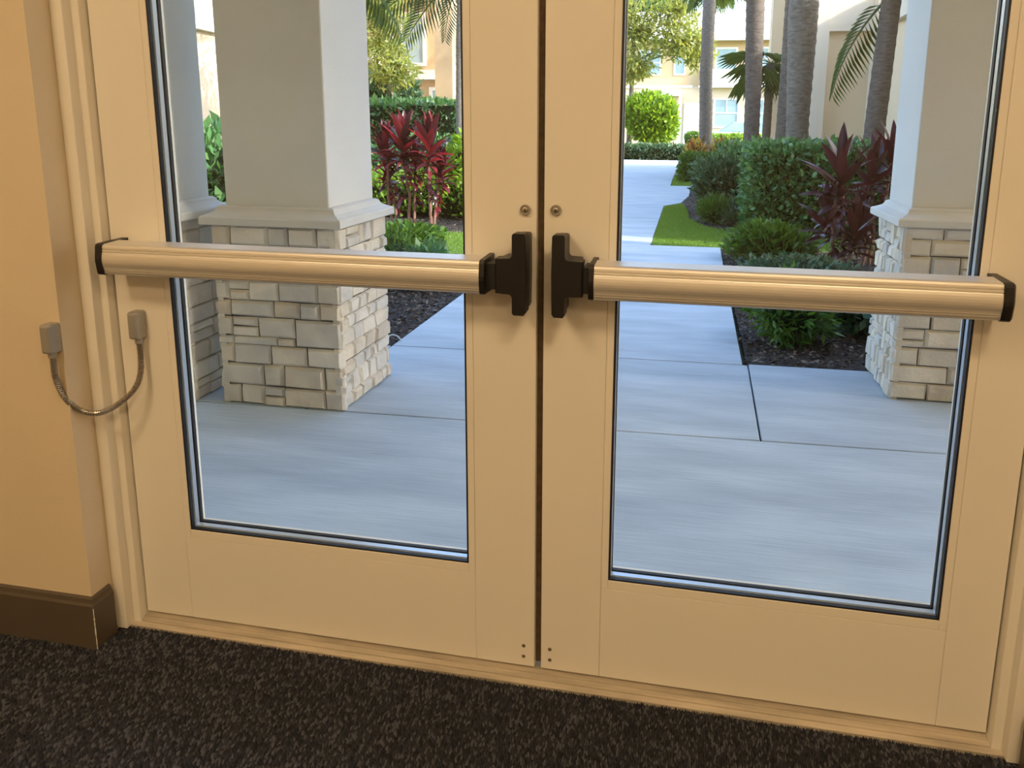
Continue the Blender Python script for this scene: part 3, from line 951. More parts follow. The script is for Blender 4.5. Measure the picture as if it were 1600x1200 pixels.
def bed(name, label, poly, chips, size=0.03):
    cx = sum(p[0] for p in poly) / len(poly); cy = sum(p[1] for p in poly) / len(poly)
    r = root(name, (cx, cy, -0.10), label, 'mulch')
    MB().prism(poly, -0.11, -0.052).build('soil', 'mulch_soil', r)
    P = poly_pts(poly, chips)
    n = len(P)
    B = np.column_stack([P, -0.052 + rng.random(n) * 0.018])
    D = unit(np.column_stack([rng.normal(size=(n, 2)), rng.normal(size=n) * 0.3]))
    V, F = leaves(B, D, size, 0.34, 0.15, 0.6)
    npmesh('bark_chips', V, F, 'chip', r, 'stuff')
    return r

bed('mulch_bed', 'dark bark mulch bed beside the right stone column', [(0.60, 2.30), (3.0, 2.38), (3.0, 5.98), (0.615, 5.86)], 24000)
bed('mulch_bed', 'dark bark mulch beside the left stone column and walkway', [(-4.4, 1.86), (-1.242, 2.24), (-1.242, 4.55), (-4.4, 4.45)], 22000)
lawn('lawn', 'green lawn strip curving past the clipped hedge', [(-0.055, 5.90), (0.62, 5.87), (3.0, 6.0), (3.0, 6.7), (1.72, 6.72), (1.2, 6.74), (0.82, 6.98), (0.48, 7.42), (0.30, 8.1), (0.28, 9.05), (0.20, 9.9), (-0.055, 9.45)], 34000, 0.03)
bed('mulch_bed', 'dark mulch under the clipped hedge and palms', [(0.31, 9.05), (0.33, 8.12), (0.50, 7.45), (0.83, 7.01), (1.2, 6.77), (1.72, 6.75), (3.0, 6.73), (3.0, 13.0), (0.36, 13.0), (0.30, 11.0), (0.21, 9.95)], 9000)
lawn('lawn', 'small patch of grass left of the walkway behind the column', [(-4.4, 4.5), (-1.242, 4.6), (-1.242, 6.35), (-4.4, 5.95)], 26000, 0.035)
bed('mulch_bed', 'sunlit brown mulch under the red-leaved plants', [(-5.5, 6.0), (-1.25, 6.4), (-1.25, 9.0), (-5.5, 9.0)], 8000)
lawn('lawn', 'narrow grass strip at the far bend of the walkway', [(-0.05, 13.25), (0.35, 13.25), (0.62, 14.2), (0.62, 16.0), (-0.05, 16.0)], 5000, 0.035)
bed('mulch_bed', 'reddish mulch strip at the end of the walkway', [(-9.0, 23.95), (0.4, 23.95), (0.4, 25.6), (-9.0, 25.6)], 3000, 0.06)
lawn('lawn', 'wide lawn in front of the distant house', [(-14.0, 25.7), (12.0, 25.7), (12.0, 40.0), (-14.0, 40.0)], 9000, 0.08)

# ------------------------------------------------------------------ planting, right of the walkway
hedge('clipped_hedge', 'dense clipped green hedge block behind the dark-leaved plant', 0.93, 2.55, 6.75, 7.75, -0.05, 0.90, 20000, 0.070, 'leaf_hedge', None, 0.55, 0.07)
shrub('low_shrub', 'low green shrub with bright tips on the lawn edge', (1.02, 5.25, 0.10), (0.42, 0.26, 0.22), 1700, 0.085, 'leaf_shrub', None, 0.36, 0.5, 4)
shrub('groundcover_plant', 'blue-green groundcover in front of the low bright shrub', (1.12, 4.62, 0.0), (0.50, 0.26, 0.14), 1500, 0.06, 'leaf_blue', None, 0.5, 0.5, 3)
shrub('low_shrub', 'small round green shrub in the mulch just below the right panic bar', (0.86, 2.78, 0.13), (0.24, 0.22, 0.21), 1300, 0.075, 'leaf_shrub', None, 0.26, 0.6, 6, up=0.2)
shrub('groundcover_plant', 'dark blue-green plant against the right stone column', (1.28, 3.05, 0.10), (0.26, 0.22, 0.17), 900, 0.07, 'leaf_blue', None, 0.45, 0.5, 3)
shrub('variegated_shrub', 'grey-green variegated bush at the walkway bend', (0.72, 8.9, 0.36), (0.50, 0.45, 0.45), 2600, 0.10, 'leaf_blue', None, 0.36, 0.6, 6)
shrub('grassy_plant', 'spiky green and yellow grassy plants under the variegated bush', (0.62, 7.85, 0.07), (0.24, 0.2, 0.17), 1000, 0.13, 'leaf_shrub', None, 0.12, 0.8, 2, up=0.9)
shrub('groundcover_plant', 'blue-green spiky groundcover left of the clipped hedge', (0.98, 7.75, 0.07), (0.34, 0.25, 0.18), 1100, 0.13, 'leaf_blue', None, 0.14, 0.8, 2, up=0.8)
shrub('green_bush', 'dark green bush around the foot of the second palm', (1.02, 10.6, 0.42), (0.60, 0.5, 0.48), 2600, 0.085, 'leaf_hedge', None, 0.5, 0.5, 4)
hedge('clipped_hedge', 'yellow-green low hedge at the far walkway bend', 0.12, 1.2, 14.3, 15.2, -0.05, 0.50, 2600, 0.09, 'leaf_shrub')
hedge('clipped_hedge', 'low dark hedge row beyond the leftmost palm', 0.95, 2.6, 19.5, 20.3, -0.05, 0.62, 2600, 0.11, 'leaf_hedge')
hedge('clipped_hedge', 'bright lime hedge row far behind the palms', 0.9, 3.2, 26.5, 27.3, -0.05, 0.75, 2000, 0.14, 'leaf_lime')
shrub('croton_bush', 'yellow and red croton bush left of the first palm', (0.44, 17.0, 0.38), (0.26, 0.3, 0.42), 420, 0.20, 'leaf_croton', None, 0.26, 0.6, 5, up=0.8)
shrub('croton_bush', 'red and yellow croton bush right of the first palm', (1.02, 17.2, 0.42), (0.26, 0.3, 0.42), 420, 0.20, 'leaf_croton', None, 0.24, 0.6, 5, up=0.9)
shrub('round_bush', 'large bright green bush with bare stems at the walkway end', (-1.15, 26.0, 1.34), (1.18, 1.0, 1.0), 5200, 0.20, 'leaf_lime', None, 0.5, 0.45, 7, core=0.55, spread=0.3)
hedge('clipped_hedge', 'low grey-green hedge along the walkway end', -3.4, 0.35, 24.3, 24.95, -0.05, 0.42, 3000, 0.12, 'leaf_blue')
hedge('clipped_hedge', 'light square hedge behind the round bush', 0.15, 0.85, 29.0, 30.0, -0.05, 0.78, 1000, 0.14, 'leaf_shrub')

# ---- dark and red leaved cordylines: every leaf a piece
def leaf_mesh(name, L, w, droop, mat):
    k = 7
    V = []; F = []
    for i in range(k + 1):
        t = i / k
        ww = w * (math.sin(math.pi * min(1, 0.10 + 0.90 * t) ** 0.85) ** 0.8) * (1 if t < 1 else 0)
        if i == k: ww = 0.0008
        y = L * t * math.cos(droop * t)
        z = L * (0.9 * t) * 0.10 - L * droop * t * t * 0.55
        V += [(-ww / 2, y, z + ww * 0.18), (0, y, z), (ww / 2, y, z + ww * 0.18)]
    for i in range(k):
        for j in range(2):
            a = i * 3 + j
            F.append((a, a + 1, a + 4, a + 3))
    me = bpy.data.meshes.new(name)
    me.from_pydata(V, [], F)
    me.materials.append(MATS[mat])
    me.polygons.foreach_set('use_smooth', [True] * len(F))
    me.update()
    return me
LM = {}
for mt in ('leaf_wine', 'leaf_red'):
    LM[mt] = [leaf_mesh('leaf', 0.34, 0.075, 0.25, mt), leaf_mesh('leaf', 0.30, 0.062, 0.55, mt), leaf_mesh('leaf', 0.26, 0.05, 0.9, mt)]

def cordyline(label, heads, base, mat, scale=1.0, nleaf=26, seed=3, low=10):
    rr = random.Random(seed)
    r = root('cordyline', base, label, 'plant')
    b = Vector(base)
    for (hx, hy, hz, sc) in heads:
        tip = Vector((hx, hy, hz))
        s = Vector((b.x + (hx - b.x) * 0.25 + rr.uniform(-.03, .03), b.y + (hy - b.y) * 0.25, b.z))
        pts = [s, s.lerp(tip, 0.35) + Vector((rr.uniform(-.04, .04), 0, 0)), s.lerp(tip, 0.7) + Vector((rr.uniform(-.02, .02), 0, 0)), tip]
        MB().tube(pts, [0.019, 0.016, 0.013, 0.010], 7).build('cane', 'cane', r, smooth=True)
        tot = nleaf + low
        for i in range(tot):
            if i < nleaf:
                t = i / nleaf
                az = i * 2.39996 + rr.uniform(-.2, .2)
                el = math.radians(82 - 85 * t + rr.uniform(-8, 8))
                pz = -0.30 * t * sc
                src = LM[mat][0] if t < 0.6 else LM[mat][1]
                k = sc * scale * rr.uniform(0.85, 1.1) * (1.0 if t > 0.12 else 0.85)
                pos = tip + Vector((0, 0, pz + 0.02))
            else:
                t = (i - nleaf) / max(1, low)
                az = rr.uniform(0, 6.28)
                el = math.radians(rr.uniform(-35, 30))
                src = LM[mat][2]
                k = sc * scale * rr.uniform(0.7, 1.0)
                pos = tip.lerp(s, 0.18 + 0.55 * t)
            o = bpy.data.objects.new('leaf', src)
            link(o)
            o.parent = r
            o.location = pos - b
            M = Matrix.Rotation(az, 4, 'Z') @ Matrix.Rotation(el, 4, 'X') @ Matrix.Rotation(rr.uniform(-.5, .5), 4, 'Y')
            o.rotation_euler = M.to_euler()
            o.scale = (k, k, k)
    return r
cordyline('tall dark maroon cordyline beside the right column', [(1.45, 4.80, 0.80, 1.15), (1.38, 4.88, 0.46, 0.9), (1.58, 4.75, 0.36, 0.85)], (1.52, 4.80, -0.05), 'leaf_wine', 1.0, 24, 5, 14)
cordyline('second maroon cordyline half behind the right column edge', [(1.80, 5.3, 0.78, 1.05), (1.95, 5.35, 0.9, 0.95), (1.72, 5.25, 0.40, 0.9)], (1.82, 5.32, -0.05), 'leaf_wine', 1.0, 24, 6, 14)
cordyline('red-tipped cordyline nearest the left column shaft', [(-3.12, 6.6, 0.90, 0.95), (-3.18, 6.8, 0.62, 0.9)], (-3.05, 6.7, -0.05), 'leaf_red', 1.0, 32, 7, 16)
cordyline('red-tipped cordyline in the middle of the left clump', [(-2.88, 6.55, 0.98, 1.15), (-2.82, 6.75, 0.72, 0.9)], (-2.85, 6.65, -0.05), 'leaf_red', 1.0, 34, 8, 16)
cordyline('red-tipped cordyline at the right of the left clump', [(-2.56, 6.5, 0.96, 1.15), (-2.50, 6.7, 0.66, 0.9)], (-2.58, 6.6, -0.05), 'leaf_red', 1.0, 34, 9, 16)

# ------------------------------------------------------------------ planting, left of the walkway
hedge('clipped_hedge', 'sunlit loose hedge under the red-tipped plants', -5.2, -2.05, 7.35, 8.15, 0.02, 0.44, 6500, 0.085, 'leaf_lime', None, 0.5, 0.09)
shrub('leafy_shrub', 'bright lime leafy shrub right of the red-tipped plants', (-2.42, 7.75, 0.62), (0.42, 0.36, 0.40), 1300, 0.11, 'leaf_lime', None, 0.45, 0.7, 5)
shrub('leafy_shrub', 'tall dark green shrub behind the red-tipped plants', (-3.5, 8.9, 0.5), (1.3, 0.5, 0.60), 3600, 0.10, 'leaf_hedge', None, 0.5, 0.5, 5)
shrub('groundcover_plant', 'bright green groundcover behind the left column base', (-2.32, 5.1, 0.06), (0.42, 0.42, 0.15), 1900, 0.065, 'leaf_shrub', None, 0.5, 0.5, 3)
shrub('low_shrub', 'green feathery shrub just under the left panic bar', (-1.90, 3.72, 0.14), (0.26, 0.30, 0.24), 1300, 0.07, 'leaf_shrub', None, 0.2, 0.7, 4, up=0.8)
shrub('low_shrub', 'dark green low shrub beside the walkway edge', (-1.56, 3.66, 0.10), (0.17, 0.26, 0.18), 800, 0.075, 'leaf_hedge', None, 0.45, 0.6, 4)
shrub('leafy_shrub', 'dark leafy shrub in the gap between the two left columns', (-4.25, 5.1, 0.55), (0.45, 0.45, 0.58), 1300, 0.15, 'leaf_hedge', None, 0.42, 0.7, 5)
hedge('clipped_hedge', 'dark green hedge in front of the tan pillar', -7.6, -4.3, 13.0, 14.2, -0.05, 1.55, 5000, 0.12, 'leaf_hedge')
shrub('leafy_tree', 'dense blue-green small tree far behind the red-tipped plants', (-8.2, 18.0, 1.75), (1.5, 1.2, 1.0), 4200, 0.2, 'leaf_blue', None, 0.5, 0.5, 4, cat='tree')
shrub('leafy_shrub', 'mid green bush at the foot of the slender left palm', (-3.85, 10.5, 0.45), (0.9, 0.5, 0.5), 2400, 0.1, 'leaf_shrub', None, 0.5, 0.5, 4)

# ---- pale airy trees
def tree(label, base, h, crowns, n, size, mat, tr=0.11):
    r = root('airy_tree', base, label, 'tree')
    b = Vector(base)
    top = b + Vector((0.1, 0, h * 0.75))
    MB().tube([b, b + Vector((0.05, 0, h * 0.3)), top], [tr, tr * 0.8, tr * 0.4], 9).build('trunk', 'bark_grey', r, smooth=True)
    Vs = []; Fs = []; k = 0
    for (cx, cy, cz, rx, ry, rz) in crowns:
        c = (cx, cy, cz)
        s = b.lerp(top, min(1, max(0.3, (cz - b.z) / (h * 0.9))))
        s = b + (top - b) * min(0.95, max(0.3, (cz - 0.6 - b.z) / (h * 0.75)))
        MB().tube([s, s.lerp(Vector(c), 0.6) + Vector((0, 0, 0.1)), Vector(c)], [tr * 0.35, tr * 0.22, tr * 0.1], 6).build('branch', 'bark_grey', r)
        P, D = blob_pts(n, c, (rx, ry, rz), 0.9, 14, 0.35)
        V, F = leaves(P, rng.normal(size=P.shape) + np.array([0, 0, -0.3]), size, 0.34)
        Vs.append(V); Fs.append(F + k); k += len(V)
    npmesh('foliage', np.concatenate(Vs), np.concatenate(Fs), mat, r, 'stuff')
    return r
tree('pale yellow-green airy tree above the round bush', (-2.0, 27.0, -0.08), 8.0, [(-1.6, 26.8, 4.4, 1.5, 1.2, 1.0), (-0.4, 26.5, 5.2, 1.3, 1.2, 1.0), (-2.6, 27.2, 6.2, 1.5, 1.2, 1.2), (-0.9, 27, 6.9, 1.5, 1.3, 1.0), (0.5, 26.8, 3.9, 0.7, 0.8, 0.9), (-1.9, 26.5, 3.2, 0.9, 0.9, 0.6), (-0.2, 26.2, 4.0, 1.1, 0.8, 0.8), (-2.4, 26.4, 5.0, 1.2, 0.9, 0.9)], 1300, 0.22, 'leaf_pale')
tree('pale yellow-green airy tree seen over the red-tipped plants', (-7.5, 17.2, -0.08), 6.5, [(-7.5, 16.6, 3.0, 1.2, 0.9, 0.8), (-7.2, 16.5, 3.9, 1.0, 0.9, 0.8), (-8.5, 16.8, 3.8, 1.2, 1.0, 0.9), (-6.95, 16.3, 2.45, 0.7, 0.7, 0.6), (-7.9, 16.9, 4.9, 1.4, 1.1, 1.0)], 1200, 0.16, 'leaf_pale')
tree('leafy green tree behind the left column, shading the cream house', (-7.4, 12.3, -0.08), 4.8, [(-7.5, 12.2, 2.3, 1.0, 0.7, 0.8), (-7.2, 12.3, 3.6, 1.2, 0.9, 0.9), (-7.9, 12.3, 4.6, 1.1, 0.9, 0.8)], 420, 0.2, 'leaf_shrub', 0.10)

shrub('background_tree', 'broad dark tree on the skyline far left of the distant house', (-22.0, 46.0, 4.2), (4.5, 3.0, 3.6), 2600, 0.5, 'leaf_hedge', None, 0.5, 0.5, 4, cat='tree', core=0.7)
shrub('background_tree', 'round green tree beside the left end of the distant house', (-12.0, 50.0, 4.0), (4.0, 3.0, 3.4), 2400, 0.5, 'leaf_shrub', None, 0.5, 0.5, 4, cat='tree', core=0.7)
shrub('background_tree', 'tall dark tree behind the roof of the distant house', (-3.0, 60.0, 7.5), (5.0, 3.0, 5.5), 2600, 0.6, 'leaf_hedge', None, 0.5, 0.5, 4, cat='tree', core=0.7)
m = MB().tube([(-1.30 + 0.045 * (1 - math.cos(t)), 2.24 + 0.01 * t, -0.05 + 0.055 * math.sin(t)) for t in np.linspace(0, math.pi, 14)], 0.004, 7)
tag(m.build('irrigation_tube', 'white_plastic', None, smooth=True), 'small white tube hoop in the mulch beside the left stone base', 'tube')

# ---- palms
def frond_mesh(name, L, nl, ll, mat, droop=1.1, lw=0.05, seed=1):
    """feather frond along +X starting level, arching down; leaflets hang either side"""
    rr = random.Random(seed)
    m = MB()
    def mid(t):
        a = 0.55 - droop * t
        # integrate
        x = z = 0.0
        k = 24
        for i in range(int(k * t + 0.5)):
            q = 0.65 - droop * 1.55 * (i / k)
            x += L / k * math.cos(q); z += L / k * math.sin(q)
        return Vector((x, 0, z))
    pts = [mid(i / 16) for i in range(17)]
    m.tube(pts, [0.022 * (1 - 0.85 * i / 16) + 0.003 for i in range(17)], 5)
    for i in range(nl):
        t = 0.12 + 0.88 * i / (nl - 1)
        p = mid(t)
        d = (mid(min(1, t + 0.05)) - mid(max(0, t - 0.05))).normalized()
        for sg in (-1, 1):
            l = ll * (0.45 + 0.55 * math.sin(math.pi * min(1, 0.15 + 0.85 * t) ** 0.9)) * rr.uniform(0.9, 1.1)
            side = Vector((0, sg, 0))
            up = d.cross(side) * sg
            dr = (d * (0.55 + 0.6 * t) + side * 0.85 + Vector((0, 0, -0.30 - 0.2 * t))).normalized()
            w = lw * 0.5
            q = dr.cross(Vector((0, 0, 1)))
            if q.length < 1e-3: q = Vector((1, 0, 0))
            q.normalize()
            a = p; e = p + dr * l + Vector((0, 0, -l * 0.22)); md = p + dr * l * 0.5
            m.add([a, md + q * w, e, md - q * w], [(0, 1, 2), (0, 2, 3)])
    me = bpy.data.meshes.new(name)
    me.from_pydata(m.v, [], m.f)
    me.materials.append(MATS[mat])
    me.update()
    return me
FR = frond_mesh('frond', 2.1, 46, 0.52, 'leaf_palm', 1.15, 0.045, 1)
FR2 = frond_mesh('frond', 1.7, 40, 0.42, 'leaf_palm', 1.35, 0.04, 2)

def fan_mesh(name, R, nl, mat):
    m = MB()
    m.tube([(0, 0, 0), (R * 0.45, 0, 0.02), (R * 0.9, 0, -0.03)], [0.018, 0.014, 0.01], 5)
    c = Vector((R * 0.9, 0, -0.03))
    for i in range(nl):
        a = math.radians(-125 + 250 * i / (nl - 1))
        d = Vector((math.cos(a), math.sin(a), -0.12 - 0.25 * abs(math.sin(a * 2))))
        l = R * (0.75 + 0.25 * math.cos(a))
        q = Vector((-math.sin(a), math.cos(a), 0)) * 0.028
        md = c + d * l * 0.55
        e = c + d * l + Vector((0, 0, -0.28 * l))
        m.add([c, md + q, e, md - q], [(0, 1, 2), (0, 2, 3)])
    me = bpy.data.meshes.new(name)
    me.from_pydata(m.v, [], m.f)
    me.materials.append(MATS[mat])
    me.update()
    return me
FR3 = frond_mesh('frond', 1.75, 62, 0.48, 'leaf_palm', 0.62, 0.036, 3)
FAN = fan_mesh('fan_frond', 0.95, 26, 'leaf_fan')

def palm(label, pts, rads, fronds, mesh, bark='bark_grey', ringed=True, group='palms beside the walkway', boots=0):
    b = pts[0]
    r = root('palm_tree', b, label, 'palm', group)
    # dense spine with trunk rings
    P = [Vector(q) for q in pts]
    spine = []; rad = []
    for i in range(len(P) - 1):
        n = max(4, int((P[i + 1] - P[i]).length / 0.05))
        for j in range(n):
            t = j / n
            spine.append(P[i].lerp(P[i + 1], t)); rad.append(rads[i] + (rads[i + 1] - rads[i]) * t)
    spine.append(P[-1]); rad.append(rads[-1])
    rad = [q * (1 + (0.035 if i % 3 == 0 else -0.01) + random.uniform(-.012, .012)) for i, q in enumerate(rad)]
    MB().tube(spine, rad, 16).build('trunk', bark, r, smooth=True)
    top = P[-1]
    for k in range(boots):
        i = int(len(spine) * (0.55 + 0.42 * k / max(1, boots)))
        a = k * 2.4
        s = spine[i]; q = rad[i]
        d = Vector((math.cos(a), math.sin(a), 0))
        MB().tube([s + d * q * 0.7, s + d * (q + 0.010) + Vector((0, 0, 0.10)), s + d * (q + 0.004) + Vector((0, 0, 0.19))], [0.03, 0.025, 0.008], 6).build('old_leaf_base', 'bark_ring', r)
    for (az, el, sc, ro) in fronds:
        o = bpy.data.objects.new('frond', mesh)
        link(o); o.parent = r
        o.location = top - Vector(b)
        M = Matrix.Rotation(math.radians(az), 4, 'Z') @ Matrix.Rotation(math.radians(-el), 4, 'Y') @ Matrix.Rotation(math.radians(ro), 4, 'X')
        o.rotation_euler = M.to_euler()
        o.scale = (sc, sc, sc)
    return r
def crown(n, e0=50, e1=-25, sc=1.0, seed=1, skip=()):
    rr = random.Random(seed)
    return [((i * 137.5) % 360, e0 + (e1 - e0) * i / n + rr.uniform(-6, 6), sc * rr.uniform(.9, 1.1), rr.uniform(-20, 20)) for i in range(n) if i not in skip]
palm('tall grey palm trunk nearest the far house, leftmost of the row', [(0.72, 19.0, -0.08), (0.62, 19.0, 2.4), (0.62, 19.0, 4.6), (0.6, 19.0, 7.2)], [0.17, 0.165, 0.16, 0.14], crown(13, 55, -15, 1.1, 3), FR, 'bark_grey', boots=9)
palm('palm trunk in the middle, rising from the variegated bush', [(1.27, 11.3, -0.08), (1.25, 11.3, 1.6), (1.20, 11.3, 3.2), (1.2, 11.3, 6.2)], [0.125, 0.125, 0.15, 0.13], crown(13, 55, -10, 1.0, 4), FR, 'bark_brown', boots=9)
palm('thick grey palm trunk behind the clipped hedge', [(1.70, 9.0, -0.08), (1.66, 9.0, 1.2), (1.64, 9.0, 2.5), (1.62, 9.0, 5.8)], [0.145, 0.145, 0.185, 0.15], crown(13, 55, -10, 1.0, 5), FR, 'bark_grey', boots=9)
palm('thin palm trunk half behind the thick one', [(1.72, 11.4, -0.08), (1.76, 11.4, 1.5), (1.80, 11.4, 3.0), (1.84, 11.4, 6.0)], [0.10, 0.10, 0.13, 0.12], crown(12, 55, -5, 1.0, 6), FR, 'bark_grey', boots=9)
palm('short palm with a drooping frond beside the right column', [(2.38, 8.0, -0.08), (2.40, 8.0, 1.2), (2.46, 8.0, 2.62)], [0.125, 0.115, 0.105],
     [(182, -70, 0.74, 60), (165, 25, 0.9, 20), (150, 20, 0.95, 0), (250, 25, 0.9, 0), (100, 25, .9, 0), (40, 25, .9, 0), (330, 20, .9, 0), (285, 40, .8, 0), (10, -20, .9, 0), (215, 45, .8, 0)], FR3, 'bark_brown', boots=0)
palm('slender palm trunk at the right edge of the left door glass', [(-3.92, 12.0, -0.08), (-3.93, 12.0, 1.4), (-3.90, 12.0, 2.6), (-3.84, 12.0, 3.85)], [0.075, 0.075, 0.085, 0.09],
     [(184, -52, 1.0, 55), (178, -30, 1.15, 45), (190, -78, 0.75, 60), (170, 15, 0.95, 0), (120, 30, 0.9, 0), (60, 40, .9, 0), (0, 35, .9, 0), (300, 30, .9, 0), (250, 20, .9, 0), (230, 55, .8, 0)], FR3, 'bark_grey', boots=2)
palm('palm whose fronds hang beside the left column shaft', [(-6.3, 11.5, -0.08), (-6.35, 11.5, 2.0), (-6.4, 11.5, 4.2)], [0.11, 0.10, 0.10],
     [(355, -52, 1.25, -55), (5, -30, 1.3, -45), (330, 5, 1.0, 0), (60, 30, .9, 0), (120, 30, .9, 0), (180, 30, .9, 0), (240, 30, .9, 0), (290, 20, .9, 0)], FR3, 'bark_grey')
palm('fan palm with drooping fronds behind the middle palm trunk', [(1.9, 15.5, -0.08), (1.9, 15.5, 1.3), (1.9, 15.5, 2.45)], [0.09, 0.09, 0.09],
     [(i * 40 + 10, 35 - (i * 53) % 75, 0.62, (i * 31) % 50 - 25) for i in range(16)], FAN, 'bark_brown')
palm('fan palm with its crown above the distant window', [(0.78, 22.0, -0.08), (0.74, 22.0, 2.5), (0.74, 22.0, 5.5)], [0.10, 0.10, 0.09],
     [(i * 40 + 10, 20 - (i * 53) % 75, 0.72, (i * 31) % 50 - 25) for i in range(14)], FAN, 'bark_brown')

# ------------------------------------------------------------------ buildings
def window(b, x0, x1, z0, z1, y, sash=True):
    fw = 0.11
    w = MB().box(x0 - fw, x1 + fw, y - 0.06, y + 0.05, z0 - fw, z0).box(x0 - fw, x1 + fw, y - 0.06, y + 0.05, z1, z1 + fw).box(x0 - fw, x0, y - 0.06, y + 0.05, z0, z1).box(x1, x1 + fw, y - 0.06, y + 0.05, z0, z1).build('window', 'white_trim', b)
    zm = (z0 + z1) / 2
    MB().box(x0, x1, y - 0.03, y - 0.01, z0, z1).build('pane', 'sky_toned_glass', w)
    if sash:
        MB().box(x0, x1, y - 0.055, y - 0.031, zm - 0.035, zm + 0.035).build('sash_bar', 'white_trim', w)
        xm = (x0 + x1) / 2
        MB().box(xm - 0.025, xm + 0.025, y - 0.055, y - 0.031, zm + 0.035, z1).build('sash_bar', 'white_trim', w)

# far house at the end of the path
b = root('house', (2, 47, -0.1), 'pale two-storey house with white windows at the end of the walkway', 'building')
MB().box(-7.0, 10.0, 45.0, 52.0, -0.1, 3.45).build('lower_wall', 'house_cream', b)
MB().box(-7.0, 10.0, 45.0, 52.0, 3.45, 6.1).build('upper_wall', 'house_tan', b)
MB().box(0.7, 10.05, 44.55, 45.0, 3.45, 4.40).build('balcony_wall', 'white_trim', b)
MB().box(0.65, 10.1, 44.5, 45.05, 3.36, 3.47).build('band', 'white_trim', b)
MB().box(-7.2, 0.3, 44.9, 45.05, 3.36, 3.50).build('band', 'white_trim', b)
MB().add([(-7.6, 44.2, 6.1), (10.6, 44.2, 6.1), (10.6, 52.8, 6.1), (-7.6, 52.8, 6.1), (-3.5, 48.5, 8.3), (6.5, 48.5, 8.3)], [(3, 2, 1, 0), (0, 1, 5, 4), (1, 2, 5), (2, 3, 4, 5), (3, 0, 4)]).build('roof', 'roof_tile', b)
MB().box(-7.6, 10.6, 44.1, 44.22, 6.02, 6.22).build('gutter', 'white_trim', b)
MB().box(-2.6, -0.3, 43.6, 45.0, 2.85, 3.15).build('porch_roof', 'white_trim', b)
MB().box(-0.46, -0.30, 43.7, 43.86, -0.1, 2.85).build('porch_post', 'white_trim', b)
MB().box(-2.6, -2.44, 43.7, 43.86, -0.1, 2.85).build('porch_post', 'white_trim', b)
dr = MB().box(-0.15, 0.75, 44.94, 45.0, 0.0, 2.45).build('front_door', 'white_trim', b)
MB().box(0.0, 0.25, 44.92, 44.939, 0.4, 2.1).build('door_panel', 'white_plastic', dr)
MB().box(0.37, 0.62, 44.92, 44.939, 0.4, 2.1).build('door_panel', 'white_plastic', dr)
window(b, 1.70, 3.00, 1.10, 2.65, 45.0)
window(b, 0.95, 1.35, 1.0, 2.45, 45.0, False)
window(b, 3.9, 5.1, 1.10, 2.65, 45.0)
window(b, 1.65, 2.75, 4.45, 5.60, 45.0, False)
window(b, -0.75, -0.25, 4.2, 5.2, 45.0, False)
window(b, -2.9, -1.7, 4.2, 5.5, 45.0)
window(b, 4.0, 5.2, 4.45, 5.6, 45.0)
window(b, -5.2, -4.0, 1.1, 2.65, 45.0)

# right wing, tan stucco, stepping back from the palms
b = root('building_wing', (5.0, 12.0, -0.1), 'tan stucco building wing behind the palms on the right', 'building')
MB().box(3.35, 10.0, 5.60, 12.4, -0.1, 3.2).build('wall_block', 'tan_stucco', b)
MB().box(2.42, 10.0, 12.4, 18.2, -0.1, 5.3).build('wall_block', 'tan_stucco', b)
MB().box(2.30, 2.52, 12.28, 12.50, -0.1, 5.3).build('corner_pilaster', 'cream_stucco', b)
MB().box(3.22, 3.47, 12.20, 12.41, -0.1, 3.2).build('corner_pilaster', 'cream_stucco', b)
MB().box(3.25, 3.50, 5.56, 5.80, -0.1, 3.2).build('corner_pilaster', 'cream_stucco', b)
MB().box(2.34, 3.4, 12.30, 12.42, 2.72, 3.20).build('band', 'cream_stucco', b)
MB().box(3.24, 3.36, 5.8, 12.3, 2.72, 3.20).build('band', 'cream_stucco', b)
MB().box(3.3, 10.2, 5.56, 12.39, 3.2, 3.35).build('roof', 'roof_tile', b)
MB().box(2.3, 10.2, 12.3, 18.4, 5.3, 5.6).build('roof', 'roof_tile', b)
MB().box(2.05, 2.55, 17.2, 17.7, -0.1, 5.3).build('porch_pier', 'tan_stucco', b)
MB().box(1.95, 2.65, 17.1, 17.8, -0.1, 0.72).build('pier_base', 'cream_stucco', b)
MB().box(1.92, 2.68, 17.07, 17.83, 0.72, 0.80).build('pier_cap', 'white_trim', b)

# unseen sun blocker added beside the porch, behind the right column
b = root('sun_blocker', (4.05, 3.4, -0.1), 'unseen tan sun blocker added behind the right column', 'wall')
MB().box(3.92, 4.18, 1.8, 5.05, -0.1, 2.8).build('blocker_panel', 'tan_stucco', b)
MB().box(3.86, 4.24, 1.75, 5.08, 2.8, 2.92).build('blocker_top', 'cream_stucco', b)

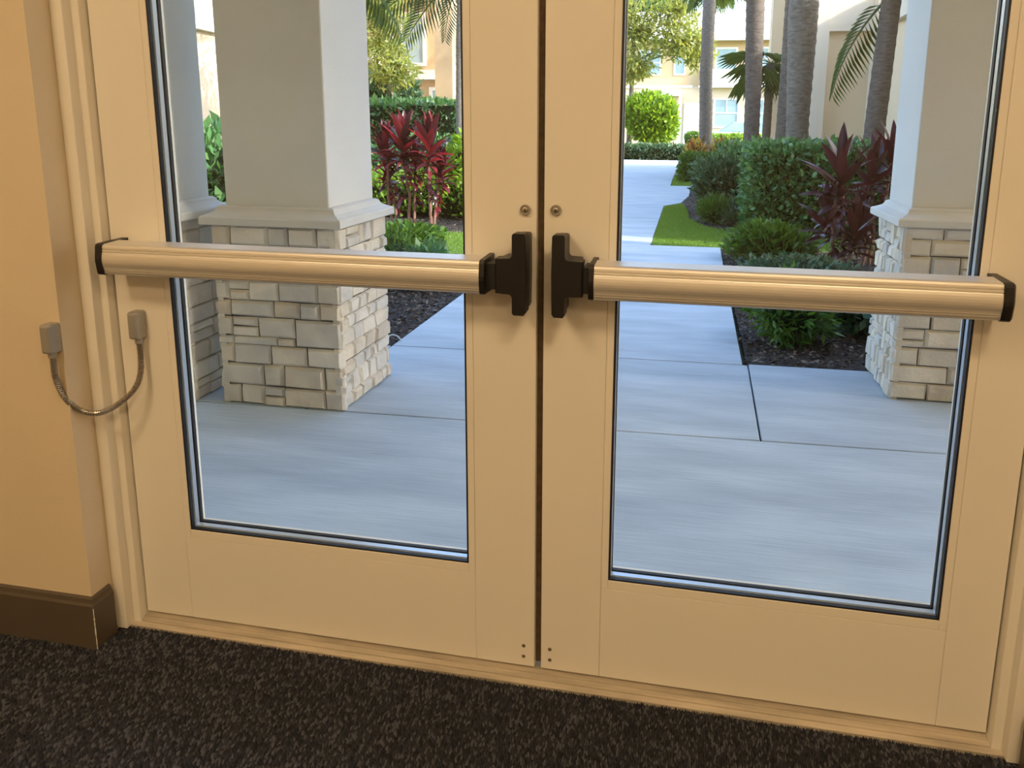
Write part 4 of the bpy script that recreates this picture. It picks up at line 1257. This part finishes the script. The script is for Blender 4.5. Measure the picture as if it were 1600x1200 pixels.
# tan pillar building on the left with its sunlit return put in as white
b = root('garden_pavilion', (-8.5, 22.0, -0.1), 'tan walled building with a sunlit white edge left of the walkway', 'building')
MB().box(-7.20, -6.66, 20.0, 21.2, -0.1, 5.6).build('corner_pillar', 'house_tan', b)
MB().box(-6.74, -6.34, 20.5, 21.1, -0.1, 5.6).build('white_sunlit_side', 'white_trim', b)  # white colour stands in for sunlight on the pillar's right side
MB().box(-9.55, -7.2, 22.6, 26.0, -0.1, 5.6).build('rear_wall', 'house_tan', b)
MB().box(-9.6, -6.2, 19.7, 26.2, 5.6, 5.9).build('roof', 'roof_tile', b)
MB().box(-9.55, -7.2, 22.3, 22.6, 2.55, 2.85).build('band', 'white_trim', b)
window(b, -9.2, -8.5, 3.1, 4.6, 22.6, False)
window(b, -8.2, -7.6, 1.2, 2.2, 22.6, False)
MB().box(-9.5, -9.35, 21.6, 21.75, -0.1, 2.55).build('post', 'white_trim', b)

# sunlit house at far left, seen in the slit between the columns
b = root('house', (-13.0, 14.0, -0.1), 'sunlit cream house seen in the slit between the two left columns', 'building')
MB().box(-18.0, -10.0, 10.0, 24.0, -0.1, 3.06).build('lower_wall', 'house_cream', b)
MB().box(-18.0, -10.2, 10.0, 24.0, 3.06, 6.4).build('upper_wall', 'house_cream', b)
MB().box(-10.2, -9.85, 10.0, 24.0, 3.02, 3.46).build('band', 'white_trim', b)
for k in range(14):
    MB().box(-9.98, -9.94, 10.2 + k * 0.5, 10.24 + k * 0.5, 3.46, 4.4).build('railing_bar', 'white_trim', b)
MB().box(-10.0, -9.92, 10.0, 24.0, 4.4, 4.46).build('railing', 'white_trim', b)
MB().box(-18.4, -9.7, 9.6, 24.4, 6.4, 6.7).build('roof', 'roof_tile', b)

# pale car parked beyond the hedges
r = root('parked_car', (2.6, 36.0, -0.1), 'pale green parked car half hidden by the far hedges', 'car')
def cx(prof, x0, x1, y0, y1): 
    m = MB()
    n = len(prof)
    vs = [(x, y0, z) for x, z in prof] + [(x, y1, z) for x, z in prof]
    fs = [tuple(range(n)), tuple(range(2 * n - 1, n - 1, -1))] + [(i, n + i, n + (i + 1) % n, (i + 1) % n) for i in range(n)]
    return m.add(vs, fs)
cx([(0.7, 0.2), (4.6, 0.2), (4.7, 0.6), (4.5, 0.85), (1.6, 0.85), (0.8, 0.76), (0.6, 0.5)], 0, 0, 35.1, 36.8).build('body', 'car_paint', r, bevel=0.05)
cx([(1.6, 0.85), (4.2, 0.85), (3.7, 1.32), (2.3, 1.32)], 0, 0, 35.2, 36.7).build('cabin', 'sky_toned_glass', r, bevel=0.05)
for wx in (1.4, 3.9):
    for wy in (35.1, 36.65):
        MB().ring_y(wx, 0.22, [(0.0, wy + 0.18), (0.30, wy + 0.18), (0.30, wy), (0.0, wy)], 18).build('wheel', 'tyre', r)
